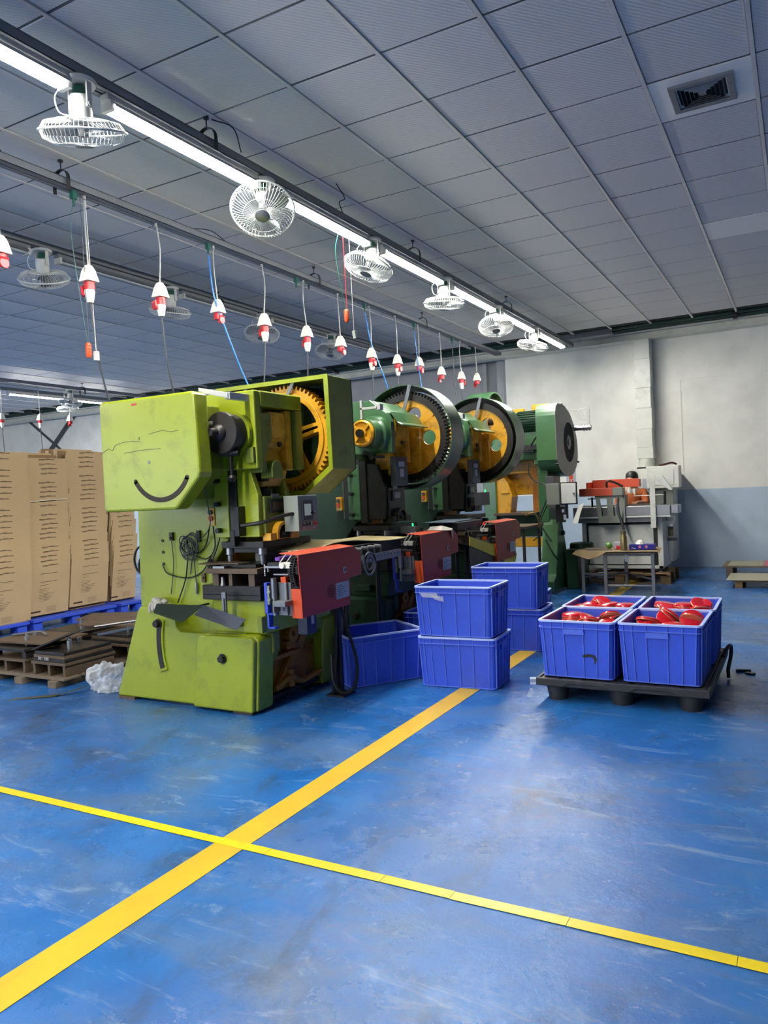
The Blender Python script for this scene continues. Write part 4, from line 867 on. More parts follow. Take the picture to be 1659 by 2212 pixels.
# glove on the near leg
gl = MB(); random.seed(4)
import mathutils
gv = thing('work_glove', 'soiled white work glove draped on the lime press leg', 'glove', (-4.12, 4.03, .71))
for k, (x, y, z, r) in enumerate(((-4.17, 4.04, .735, .034), (-4.13, 4.02, .73, .036), (-4.10, 4.0, .72, .03), (-4.06, 4.02, .735, .026))):
    gl.lathe([(0, -r*.8), (r*.8, -r*.45), (r, 0), (r*.75, r*.6), (0, r*.8)], (x, y, z), n=12)
gl.build('palm', mat('soiled_cotton', (205, 200, 190), .9, var=.2, scale=30, dirt=(90, 84, 78), damt=.9, dscale=30, bump=.4, bscale=60), gv, smooth=True)
for k in range(4):
    b = MB(); b.tube(curve([(-4.16+.02*k, 3.985, .72), (-4.15+.03*k, 3.955, .69-.008*k), (-4.14+.032*k, 3.95, .66+.006*k)], 4), [.012]*8+[.009], 8) if False else b.tube([(-4.16+.02*k, 3.985, .725), (-4.15+.028*k, 3.955, .70), (-4.145+.03*k, 3.95, .665+.01*k)], [.013, .012, .009], 8)
    b.build('finger', gv.children[0].data.materials[0] if gv.children else WHT, gv, smooth=True)
# bent sheet chute hanging at the bed of the lime press
ct = thing('sheet_chute', 'bent dark sheet metal chute hung in front of the lime press bed', 'chute', (-3.6, 3.9, .7))
b = MB(); b.quad((-4.02, 3.9, .735), (-3.99, 3.84, .69), (-3.66, 3.78, .645), (-3.60, 3.92, .735), .003); b.quad((-3.99, 3.84, .69), (-3.97, 3.82, .685), (-3.65, 3.76, .64), (-3.66, 3.78, .645), .003); b.build('chute_tray', mat('dark_green_sheet', (62, 74, 62), .35, metal=.5, var=.15), ct)
b = MB(); b.quad((-3.60, 3.92, .737), (-3.60, 3.82, .685), (-3.22, 3.80, .605), (-3.19, 3.86, .665), .003); b.build('chute_lip', mat('blue_grey_sheet', (92, 98, 112), .4, metal=.5, var=.1), ct)
b = MB(); b.cyl((-3.45, 3.88, .655), (-3.45, 4.03, .62), .008, n=8); b.cyl((-3.7, 3.9, .72), (-3.7, 4.08, .72), .008, n=8); b.build('chute_hanger', DKST, ct)
b = MB(); b.box(-3.435, 3.915, .60, -3.40, 3.93, .83); b.box(-3.425, 3.905, .63, -3.41, 3.916, .79); tag(b.build('slotted_strap', GALV, None, loc=(-3.42, 3.92, .7)), 'short slotted steel strap fixed to the lime press bolster', 'strap')

# ------------------------------------------------------------------ die sets on the bolsters
def dieset(dy, label, cols=(1, 1)):
    t = thing('die_set', label, 'die', (-3.4, 4.3+dy, .87), 'die sets in the presses')
    Y = lambda v: v+dy
    b = MB(); b.box(-3.56, Y(3.98), .865, -3.51, Y(4.6), .95); b.box(-3.25, Y(3.98), .865, -3.2, Y(4.6), .95); b.box(-3.42, Y(3.98), .865, -3.39, Y(4.6), .95); b.build('riser', RUST, t)
    b = MB(); b.box(-3.6, Y(3.95), .95, -3.15, Y(4.65), .985); b.build('lower_shoe', RUST, t, bevel=.003)
    b = MB(); b.box(-3.5, Y(4.0), .985, -3.2, Y(4.6), 1.01); b.build('lower_die', DKST, t, bevel=.003)
    b = MB(); b.box(-3.52, Y(4.04), 1.115, -3.16, Y(4.6), 1.16); b.box(-3.45, Y(4.08), 1.08, -3.2, Y(4.55), 1.115); b.build('upper_shoe', DKST, t, bevel=.003)
    for x, y in ((-3.2, 4.08), (-3.2, 4.5), (-3.48, 4.08), (-3.48, 4.5)):
        b = MB(); b.lathe([(0, 1.12), (.028, 1.12), (.03, 1.07), (.02, 1.065), (.018, 1.0), (0, 1.0)], (x, Y(y), 0), n=14); b.build('guide_post', STEEL, t, smooth=True)
    b = MB(); b.box(-3.36, Y(4.2), 1.01, -3.28, Y(4.4), 1.075); b.build('punch_block', GREYB, t, bevel=.003)
    for x in (-3.33,):
        b = MB(); b.lathe([(0, .06), (.012, .058), (.013, .03), (.02, .0), (0, 0)], (x-.15, Y(3.99), .866), n=10); b.box(x-.2, Y(3.95), .95+.036, x-.10, Y(4.0), 1.0); b.build('clamp_screw', STEEL, t, smooth=True)
    b = MB(); b.obox((-3.55, Y(4.05), 1.015), (.12, .09, .004), .2); b.obox((-3.38, Y(4.0), 1.02), (.1, .05, .004), -.2); b.build('scrap_sheet', RUST, t)
    b = MB()
    for k in range(7): b.lathe([(.007, 0), (.0085, .005), (.007, .01)], (-3.14, Y(4.02), .93+.011*k), n=8)
    b.build('spring', STEEL, t)
    return t
dieset(0, 'steel die set with bright guide posts in the lime press')
dieset(1.76, 'oily dark die set in the second press')
dieset(3.52, 'dark die set in the third press beyond the feeders')
b = MB(); b.obox((-3.02, 4.16, 1.045), (.02, .16, .012)); tag(b.build('guide_bar', PURP, None, loc=(-3.02, 4.16, 1.05), bevel=.003), 'purple anodised bar before the lime press die', 'bar')

# ------------------------------------------------------------------ control panel on the lime press
cp = thing('control_panel', 'grey operator panel with screen beside the lime press ram', 'control panel', (-3.05, 4.3, 1.3))
b = MB(); b.box(-3.12, 4.235, 1.21, -3.0, 4.47, 1.455); b.build('panel_housing', GREYB, cp, bevel=.004)
b = MB(); b.box(-3.0, 4.28, 1.285, -2.992, 4.40, 1.42); q = b.build('screen_bezel', GREYD, cp)
b = MB(); b.box(-2.993, 4.30, 1.315, -2.989, 4.375, 1.395); b.build('screen', SCREEN, q)
for y, m_ in ((4.29, BLK), (4.33, BLK), (4.37, GALV), (4.415, REDP)):
    b = MB(); b.cyl((-3.0, y, 1.258), (-2.975, y, 1.258), .012, n=12); b.build('push_button', m_, cp)
b = MB(); b.box(-3.0, 4.285, 1.225, -2.998, 4.30, 1.238); b.box(-3.0, 4.405, 1.225, -2.998, 4.425, 1.238); b.box(-3.0, 4.42, 1.40, -2.996, 4.44, 1.408); b.box(-3.0, 4.42, 1.335, -2.996, 4.44, 1.343); b.build('button_label', LABEL, cp)
b = MB(); b.cyl((-3.08, 4.46, 1.33), (-3.30, 4.60, 1.33), .016, n=8); b.build('panel_arm', DKST, cp)

# ------------------------------------------------------------------ red servo feeders
def feeder(dy, label):
    t = thing('transfer_feeder', label, 'feeder', (-2.9, 4.3+dy, .88), 'orange red transfer feeders')
    Y = lambda v: v+dy
    b = MB(); b.prism([(Y(3.925), 1.04), (Y(3.955), .675), (Y(4.53), .675), (Y(4.535), .862), (Y(4.70), .868), (Y(4.70), 1.02), (Y(4.60), 1.075), (Y(3.93), 1.075)], 'x', -2.806, -2.80); c = b.build('front_cover', RED, t)
    b = MB(); b.quad((-2.80, Y(3.93), 1.075), (-2.80, Y(4.60), 1.075), (-2.92, Y(4.60), 1.09), (-2.92, Y(3.89), 1.09), .004); b.quad((-2.80, Y(4.60), 1.075), (-2.80, Y(4.70), 1.02), (-2.9, Y(4.70), 1.03), (-2.92, Y(4.60), 1.09), .004); b.build('top_cover', mat('orange_red_top', (232, 92, 58), .4, var=.03) if dy == 0 else bpy.data.materials['orange_red_top'], c)  # lit top of the same red, coloured brighter than the shaded side
    b = MB(); b.box(-2.88, Y(3.945), .672, -2.80, Y(3.953), .86); b.build('end_flange', ORG, c)
    b = MB(); b.ring(circ(Y(4.29), .80, .045, 28), circ(Y(4.29), .80, .038, 28), 'x', -2.80, -2.7985); b.ring(circ(Y(4.29), .80, .03, 24), circ(Y(4.29), .80, .024, 24), 'x', -2.80, -2.7985); b.ring(circ(Y(4.29), .80, .014, 20), circ(Y(4.29), .80, .008, 20), 'x', -2.80, -2.7985)
    for q in (-.018, 0, .018): b.box(-2.80, Y(4.275), .80+q-.002, -2.7985, Y(4.305), .80+q+.002)
    b.build('round_emblem', mat('dark_red_print', (96, 26, 26), .6) if dy == 0 else bpy.data.materials['dark_red_print'], c)
    b = MB(); b.box(-2.80, Y(4.35), .735, -2.7975, Y(4.515), .845); lb = b.build('rating_label', LABEL, c)
    b = MB()
    for k in range(7): b.box(-2.7975, Y(4.362), .748+.0125*k, -2.797, Y(4.43+.06*((k*37) % 3)/3), .752+.0125*k)
    b.build('label_print', LABT, lb)
    b = MB(); b.box(-2.80, Y(4.455), .905, -2.796, Y(4.485), .945); b.build('socket_plate', LABEL, c); b = MB(); b.box(-2.796, Y(4.462), .913, -2.795, Y(4.478), .937); b.build('socket_opening', BLK, c)
    # body and mechanism behind
    b = MB(); b.box(-3.02, Y(4.02), .70, -2.83, Y(4.5), .86); b.build('gear_body', GREYD, t, bevel=.005)
    b = MB(); b.box(-2.93, Y(3.93), .69, -2.905, Y(3.96), .90)
    b.box(-2.99, Y(3.95), .685, -2.885, Y(3.958), .90); b.build('slide_plate', GALV, t, bevel=.003)
    b = MB(); b.cyl((-3.0, Y(3.925), .69), (-3.0, Y(3.925), .80), .013, n=12); b.cyl((-3.0, Y(3.925), .80), (-3.0, Y(3.925), .93), .02, n=14); b.build('air_cylinder', STEEL, t, smooth=True)
    b = MB(); b.box(-2.96, Y(3.86), .755, -2.87, Y(3.95), .79); b.box(-2.97, Y(3.86), .715, -2.958, Y(3.93), .79); b.build('stop_bracket', GALV, t, bevel=.003)
    b = MB(); b.box(-3.075, Y(3.915), .70, -3.05, Y(3.96), .90); b.box(-3.06, Y(3.915), .60, -3.045, Y(3.96), .70); b.box(-3.06, Y(3.915), .60, -3.0, Y(3.96), .612); b.box(-3.05, Y(3.92), .69, -3.0, Y(3.96), .70); b.build('mounting_bracket', BLUEP, t, bevel=.003)
    b = MB(); b.box(-3.045, Y(3.91), .76, -3.03, Y(3.93), .88); b.cyl((-3.03, Y(3.91), .79), (-3.03, Y(3.90), .79), .012, n=10); b.cyl((-3.03, Y(3.91), .84), (-3.03, Y(3.90), .84), .012, n=10); b.build('clamp_rail', GREYB, t)
    b = MB(); b.box(-2.955, Y(3.94), .90, -2.915, Y(3.98), .935); b.build('stop_block', ORG, t)
    ch = MB()
    for k in range(12):
        z = .88+.015*k; xx = -2.865-.02*math.sin(PI*k/11)
        ch.ring([(xx-.017, z-.006), (xx+.017, z-.006), (xx+.017, z+.006), (xx-.017, z+.006)], [(xx-.009, z-.004), (xx+.009, z-.004), (xx+.009, z+.004), (xx-.009, z+.004)], 'y', Y(3.96), Y(3.985))
    ch.build('cable_chain', BLK, t)
    b = MB(); b.box(-3.12, Y(4.02), .99, -2.85, Y(4.08), 1.02); b.box(-3.02, Y(4.1), .93, -2.84, Y(4.55), 1.05); b.build('carriage', BLK, t, bevel=.004)
    b = MB(); b.cyl((-2.975, Y(3.98), 1.005), (-2.975, Y(4.03), 1.005), .02, n=14); b.box(-2.975, Y(4.0), .985, -2.87, Y(4.012), 1.025); b.build('belt_roller', WHT, t, smooth=True)
    b = MB(); b.box(-3.13, Y(3.995), .985, -3.0, Y(4.015), 1.0); b.cyl((-3.1, Y(4.005), .96), (-3.1, Y(4.005), .99), .01, n=8); b.box(-3.02, Y(3.95), .945, -2.9, Y(3.97), .955); b.build('gripper_arm', STEEL, t, bevel=.002)
    for y in (4.04, 4.12):
        b = MB(); b.tube(curve([(-2.99, Y(y-.06), 1.02), (-2.95, Y(y), 1.09), (-2.9, Y(y+.03), 1.05)], 6), .004, 6); b.build('air_line', LAMPW, t, smooth=True)
    b = MB(); b.box(-2.92, Y(4.05), .545, -2.84, Y(4.16), .70); mo = b.build('drive_motor', NAVY, t, bevel=.005)
    b = MB(); b.box(-2.84, Y(4.095), .61, -2.838, Y(4.125), .67); b.build('motor_label', LABEL, mo)
    b = MB(); b.box(-3.16, Y(4.2), .77, -3.0, Y(4.45), .80); b.build('mount_arm', GREYD, t)
    return t
fd1 = feeder(0, 'orange red transfer feeder on the lime press, nearest of three')
fd2 = feeder(1.765, 'orange red transfer feeder with a cloth on top, middle of three')
fd3 = feeder(3.53, 'orange red transfer feeder, farthest of the three')
b = MB(); random.seed(9)
b.add([(-2.93, 6.10, 1.095), (-2.80, 6.12, 1.09), (-2.78, 6.28, 1.08), (-2.79, 6.33, 1.0), (-2.80, 6.36, 1.09), (-2.92, 6.38, 1.10), (-2.95, 6.2, 1.12), (-2.86, 6.25, 1.125)], [(0, 1, 7), (1, 2, 7), (2, 3, 4), (2, 4, 7), (4, 5, 7), (5, 6, 7), (6, 0, 7)])
ob = b.build('rag', mat('white_rag', (222, 214, 200), .9, bump=.3, bscale=30), None, loc=(-2.86, 6.25, 1.1)); sm_ = ob.modifiers.new('thick', 'SOLIDIFY'); sm_.thickness = .004
tag(ob, 'crumpled white rag lying on the middle feeder', 'rag')
# feeder stand with hanging hoses beside the lime press
st = thing('feeder_stand', 'black post with base under the nearest feeder', 'stand', (-3.0, 4.62, 0))
b = MB(); b.box(-2.99, 4.60, .0, -2.955, 4.64, .66); b.build('post', BLK, st)
b = MB(); b.box(-3.05, 4.54, 0, -2.90, 4.70, .012); b.build('base_plate', BLK, st)
b = MB(); b.prism([(-3.3, .66), (-3.12, .66), (-3.16, .3), (-3.2, .02), (-3.26, .02)], 'y', 4.955, 4.99)
tag(b.build('support_plate', mat('dusty_grey_plate', (120, 122, 128), .6, var=.15), None, loc=(-3.2, 4.97, 0)), 'tapered grey plate standing behind the nearest feeder post', 'plate')
cab([(-2.93, 4.6, .66), (-2.90, 4.62, .5), (-2.84, 4.64, .25), (-2.84, 4.6, .08), (-2.92, 4.56, .03), (-2.98, 4.54, .12), (-3.0, 4.56, .3)], .012, BLK, 'black_hose', 'thick black hose looping to the floor before the tipped crate')
cab([(-2.96, 4.59, .66), (-2.97, 4.57, .3), (-2.99, 4.55, .04), (-3.02, 4.58, .02)], .012, BLK, 'black_hose', 'straight black hose down the feeder post')

# ------------------------------------------------------------------ conveyor with card between the first two feeders
cvb = thing('card_conveyor', 'low dark conveyor between the first two feeders', 'conveyor', (-3.1, 5.2, 1.0))
b = MB(); b.box(-3.3, 4.62, .985, -2.95, 5.62, 1.06); b.build('conveyor_bed', BLK, cvb, bevel=.004)
b = MB(); b.box(-2.86, 4.82, .93, -2.85, 5.42, .99); b.ring(circ(4.92, .92, .09, 24), circ(4.92, .92, .075, 24), 'x', -2.86, -2.85); b.ring(circ(4.92, .92, .05, 24), circ(4.92, .92, .04, 24), 'x', -2.86, -2.85)
b.box(-2.95, 4.85, .95, -2.86, 4.87, .98); b.box(-2.95, 5.3, .95, -2.86, 5.32, .98); b.build('perforated_plate', GALV, cvb)
b = MB()
for k in range(10): b.cyl((-2.849, 4.87+.055*k, .965), (-2.8485, 4.87+.055*k, .965), .007, n=8)
b.build('plate_hole', BLK, cvb)
for y in (4.98, 5.5):
    b = MB(); b.cyl((-3.12, y, .0), (-3.12, y, .985), .02, n=8); b.build('conveyor_leg', BLK, cvb)
for k in range(6):
    b = MB(); b.cyl((-2.95, 4.66+.1*k, 1.035), (-2.90, 4.68+.1*k, 1.03), .014, n=8); b.cyl((-2.9, 4.68+.1*k, .99), (-2.9, 4.68+.1*k, 1.04), .009, n=8); b.build('roller_pin', GREYD, cvb)
b = MB()
xs_ = [(-3.42, 4.35), (-3.3, 4.6), (-3.2, 4.9), (-3.15, 5.15), (-3.1, 5.4), (-3.02, 5.62)]
pts = []
for i in range(11):
    u = i/10; y = 4.2+u*1.45; z = 1.075+.02*math.sin(u*6)+.03*u*(1-u)*4*.5
    pts.append(((-3.46+u*.12, y, z+.015), (-2.93-.04*math.sin(u*4), y+.12*(1-u), z)))
v = [p for a_ in pts for p in a_]; b.add(v, [(2*i, 2*i+1, 2*i+3, 2*i+2) for i in range(10)])
ob = b.build('card_sheet', CREAM, None, loc=(-3.1, 5.0, 1.08)); q = ob.modifiers.new('thick', 'SOLIDIFY'); q.thickness = .006
tag(ob, 'long cream cardboard sheet lying over the conveyor', 'cardboard')
b = MB(); b.obox((-3.12, 7.0, 1.13), (.16, .36, .004), .08); tag(b.build('card_sheet', mat('blue_grey_sheet_pile', (104, 124, 142), .5), None, loc=(-3.1, 7, 1.13)), 'grey blue sheet before the second dark green press', 'sheet')
b = MB(); b.cyl((-3.05, 7.0, 0), (-3.05, 7.0, 1.125), .02, n=8); b.box(-3.2, 6.7, 1.06, -2.9, 7.35, 1.125); tag(b.build('sheet_stand', BLK, None, loc=(-3.05, 7.0, 0), bevel=.003), 'black stand carrying the grey blue sheet', 'stand')
for x, y, z, m_, lb in ((-2.86, 7.28, 1.09, LED_R, 'red indicator light by the farthest feeder'), (-3.0, 5.95, 1.16, LED_G, 'tiny green indicator light by the middle feeder'), (-3.0, 7.72, 1.42, LED_G, 'green indicator light on the third press panel')):
    b = MB(); b.lathe([(0, .008), (.005, .006), (.007, 0), (.007, -.02), (0, -.02)], (x, y, z), n=10); tag(b.build('indicator_light', m_, None, loc=(x, y, z)), lb, 'light')
b = MB(); b.box(-3.1, 5.9, 1.08, -2.95, 6.0, 1.142)
tag(b.build('indicator_box', GREYD, None, loc=(-3.0, 5.95, 1.1), bevel=.003), 'small dark box with green light behind the middle feeder', 'box')
b = MB(); b.box(-3.08, 7.6, 1.26, -3.0, 7.85, 1.40); b.box(-3.2, 7.7, 1.2, -3.07, 7.78, 1.35)
tag(b.build('indicator_box', GREYD, None, loc=(-3.05, 7.7, 1.3), bevel=.003), 'grey operator box with green light on the third press', 'box')

# yellow edged chute beyond the middle feeder
ch = thing('part_chute', 'dark steel chute with wide yellow edge behind the stacked crates', 'chute', (-2.95, 7.4, .75))
b = MB(); b.prism([(6.80, .985), (8.10, .72), (8.16, .69), (8.08, .59), (7.80, .60), (7.74, .66), (6.80, .895)], 'x', -2.83, -2.822); b.build('yellow_edge', mat('yellow_tape_edge', (216, 192, 30), .4, var=.06, dim=1.0), ch)
b = MB(); b.prism([(6.80, .895), (7.74, .66), (7.78, .58), (7.6, .54), (6.80, .66)], 'x', -2.84, -2.83); b.quad((-3.10, 6.80, .95), (-2.83, 6.80, .90), (-2.83, 7.75, .62), (-3.10, 7.75, .66), .005); b.build('chute_body', DKST, ch)
for y, z in ((7.0, .86), (7.7, .64)):
    b = MB(); b.cyl((-2.95, y, 0), (-2.95, y, z), .02, n=8); b.build('chute_leg', BLK, ch)

# ------------------------------------------------------------------ blue crates
def crate_proto(name, Lx, Ly, H, handle_front=False):
    t = thing(name, 'crate', 'crate', (0, 0, 0), 'blue plastic crates'); tp_ = .022
    hx, hy = Lx/2, Ly/2; bx, by = hx-tp_, hy-tp_
    b = MB(); th = .008
    def loop(x, y, z): return [(-x, -y, z), (x, -y, z), (x, y, z), (-x, y, z)]
    def rl(x, y, z, r=.03, n=4):
        o = []
        for cx, cy, a0 in ((x-r, -y+r, -90), (x-r, y-r, 0), (-x+r, y-r, 90), (-x+r, -y+r, 180)):
            o += [(cx+r*math.cos(math.radians(a0+90*i/n)), cy+r*math.sin(math.radians(a0+90*i/n)), z) for i in range(n+1)]
        return o
    N = 20
    lay = [rl(bx, by, .004), rl(hx-.006, hy-.006, H-.006), rl(hx-.006-th, hy-.006-th, H-.006), rl(bx-th, by-th, .012)]
    v = [p for L_ in lay for p in L_]; f = []
    for k in range(3): f += [(k*N+i, k*N+(i+1) % N, (k+1)*N+(i+1) % N, (k+1)*N+i) for i in range(N)]
    f += [tuple(range(N)), tuple(range(3*N, 4*N))]; b.add(v, f)
    sh = b.build('shell', CRATE, t, smooth=False)
    b = MB(); lay = [rl(hx+.004, hy+.004, H-.012, .034), rl(hx+.004, hy+.004, H, .034), rl(hx-.016, hy-.016, H, .02), rl(hx-.016, hy-.016, H-.012, .02)]
    v = [p for L_ in lay for p in L_]; f = []
    for k in range(4): f += [(k*N+i, k*N+(i+1) % N, ((k+1) % 4)*N+(i+1) % N, ((k+1) % 4)*N+i) for i in range(N)]
    b.add(v, f); b.build('rim', CRIM, t)
    def band(z, hgt, off):
        u = z/H; x, y = bx+(hx-bx)*u, by+(hy-by)*u
        bb = MB(); lay = [rl(x+off, y+off, z), rl(x+off, y+off, z+hgt), rl(x-.012, y-.012, z+hgt), rl(x-.012, y-.012, z)]
        v = [p for L_ in lay for p in L_]; f = []
        for k in range(4): f += [(k*N+i, k*N+(i+1) % N, ((k+1) % 4)*N+(i+1) % N, ((k+1) % 4)*N+i) for i in range(N)]
        bb.add(v, f); return bb
    band(H-.052, .006, .006).build('band', CRIB, t); band(.004, .008, .005).build('foot_band', CRIB, t)
    b = MB()
    def rib(u, side):
        w2 = .0028
        lx0, lx1 = u*(bx*2), u*(hx*2)
        ly0, ly1 = u*(by*2), u*(hy*2)
        z0, z1 = .008, H-.01
        if side in 'fb':
            s = -1 if side == 'f' else 1
            b.add([(lx0-w2, s*(by+.006), z0), (lx0+w2, s*(by+.006), z0), (lx1+w2, s*(hy+.0), z1), (lx1-w2, s*(hy+.0), z1), (lx0-w2, s*(by-.004), z0), (lx0+w2, s*(by-.004), z0), (lx1+w2, s*(hy-.01), z1), (lx1-w2, s*(hy-.01), z1)], [(0, 1, 2, 3), (4, 7, 6, 5), (0, 3, 7, 4), (1, 5, 6, 2), (0, 4, 5, 1), (3, 2, 6, 7)])
        else:
            s = -1 if side == 'l' else 1
            b.add([(s*(bx+.006), ly0-w2, z0), (s*(bx+.006), ly0+w2, z0), (s*(hx+.0), ly1+w2, z1), (s*(hx+.0), ly1-w2, z1), (s*(bx-.004), ly0-w2, z0), (s*(bx-.004), ly0+w2, z0), (s*(hx-.01), ly1+w2, z1), (s*(hx-.01), ly1-w2, z1)], [(0, 1, 2, 3), (4, 7, 6, 5), (0, 3, 7, 4), (1, 5, 6, 2), (0, 4, 5, 1), (3, 2, 6, 7)])
    for u in (-.42, -.33, -.16, .04, .22, .42) if not handle_front else (-.44, -.33, -.16, .1, .28, .44):
        rib(u, 'f'); rib(u, 'b')
    for u in (-.44, -.28, -.12, .12, .28, .44): rib(u, 'l'); rib(u, 'r')
    b.build('rib', CRIB, t, kind='stuff', label='upright ribs round the crate'); 
    for s in (-1, 1):
        b = MB()
        if handle_front:
            b.add([(-.08, s*(hy+.006), H-.055), (.055, s*(hy+.006), H-.055), (.058, s*(hy+.004), H-.09), (-.083, s*(hy+.004), H-.09), (-.08, s*(hy-.012), H-.055), (.055, s*(hy-.012), H-.055), (.058, s*(hy-.016), H-.09), (-.083, s*(hy-.016), H-.09)], [(0, 1, 2, 3), (4, 7, 6, 5), (0, 3, 7, 4), (1, 5, 6, 2), (0, 4, 5, 1), (3, 2, 6, 7)])
        else: b.box(s*(hx-.012), -.07, H-.095, s*(hx+.005), .07, H-.052)
        b.build('handle_ledge', CRIB if handle_front else CRATE, t)
    return t
pa = crate_proto('plastic_crate', .60, .42, .372)
used_a = [False]
def put(p, flag, x, y, z, rz, label):
    if not flag[0]: flag[0] = True; o = p; o.location = (x, y, z); o.rotation_euler = (0, 0, rz); o['label'] = label
    else: o = copy_tree(p, (x, y, z), rz, label)
    return o
put(pa, used_a, -2.245, 5.235, 0, .07, 'blue plastic crate under the front stacked pair, standing over the yellow line')
put(pa, used_a, -2.25, 5.23, .373, .03, 'empty blue crate on top of the front stacked pair')
put(pa, used_a, -2.31, 6.56, 0, .06, 'blue crate at the bottom of the rear stack')
put(pa, used_a, -2.33, 6.53, .373, .03, 'empty blue crate topmost of the rear stack, before the yellow chute')
put(pa, used_a, -2.60, 7.52, 0, .10, 'blue crate with scraps, mostly hidden behind the rear stack')
put(pa, used_a, -2.88, 6.22, 0, .08, 'blue crate nearly hidden left of the front stack')
pb = crate_proto('plastic_crate', .64, .52, .385, False); ub = [False]
put(pb, ub, -2.985, 5.155, 0, .93, 'tilted looking empty blue crate standing alone by the lime press')
b = MB(); b.box(-2.72, 7.45, .38, -2.5, 7.6, .385); tag(b.build('scrap_card', WOODG, None, loc=(-2.6, 7.5, .38)), 'scrap of brown card on the hidden rear crate', 'card')
b = MB(); b.quad((-2.50, 5.008, .70), (-2.36, 5.012, .70), (-2.34, 5.008, .66), (-2.47, 5.004, .665), .003); b.quad((-2.40, 5.008, .68), (-2.31, 5.01, .672), (-2.30, 5.008, .635), (-2.37, 5.004, .65), .003)
tag(b.build('tape_scrap', PLASTIC, None, loc=(-2.4, 5.0, .68)), 'clear tape scrap stuck to the top front crate', 'tape')
# pallet with four crates of red dishes
def pallet_black(t):
    x0, x1, y0, y1 = -1.60, -.535, 4.94, 6.20
    b = MB(); n = 7
    for k in range(n): xx = x0+(x1-x0)*(k+.5)/n; b.box(xx-.06, y0, .125, xx+.06, y1, .15)
    for yy in (y0, (y0+y1)/2-.06, y1-.12): b.box(x0, yy, .10, x1, yy+.12, .145)
    b.build('deck', BPAL, t, bevel=.004)
    b = MB()
    pts = [(x0-.01, .155), (x1+.01, .155), (x1+.01, .105), (x1-.17, .105), (x1-.22, .128), (x0+.64, .128), (x0+.60, .105), (x0+.47, .105), (x0+.42, .128), (x0+.22, .128), (x0+.17, .105), (x0-.01, .105)]
    b.prism(pts, 'y', y0-.015, y0+.01); b.prism(pts, 'y', y1-.01, y1+.015); b.box(x0-.012, y0, .105, x0+.01, y1, .155); b.box(x1-.01, y0, .105, x1+.012, y1, .155); b.build('skirt', BPAL, t, bevel=.004)
    for xx in (x0+.11, (x0+x1)/2, x1-.11):
        for yy in (y0+.10, (y0+y1)/2, y1-.10):
            b = MB(); b.lathe([(0, 0), (.062, 0), (.072, .06), (.075, .115), (0, .116)], (xx, yy, 0), n=18); b.build('foot', BPAL, t, smooth=True)
pt = thing('black_pallet', 'worn black plastic pallet under the four crates of red dishes', 'pallet', (-1.07, 5.5, 0)); pallet_black(pt)
pc = crate_proto('plastic_crate', .505, .60, .385, True); uc = [False]
CR = [(-1.335, 5.265, -.02, 'front left crate of red dishes on the black pallet, with a dark smear'), (-.812, 5.27, -.01, 'front right crate of red dishes on the black pallet'),
      (-1.345, 5.87, .0, 'rear left crate of red dishes on the black pallet'), (-.80, 5.89, .01, 'rear right crate of red dishes on the black pallet')]
for x, y, rz, lb in CR: put(pc, uc, x, y, .156, rz, lb)
b = MB(); b.prism([(-1.30, .315), (-1.27, .325), (-1.225, .32), (-1.205, .295), (-1.215, .265), (-1.225, .262), (-1.222, .285), (-1.235, .305), (-1.26, .308), (-1.285, .30), (-1.30, .302)], 'y', 4.972, 4.978)
tag(b.build('dark_smear', BLK, None, loc=(-1.25, 4.975, .3)), 'dark curved grease smear on the front left dish crate', 'stain')
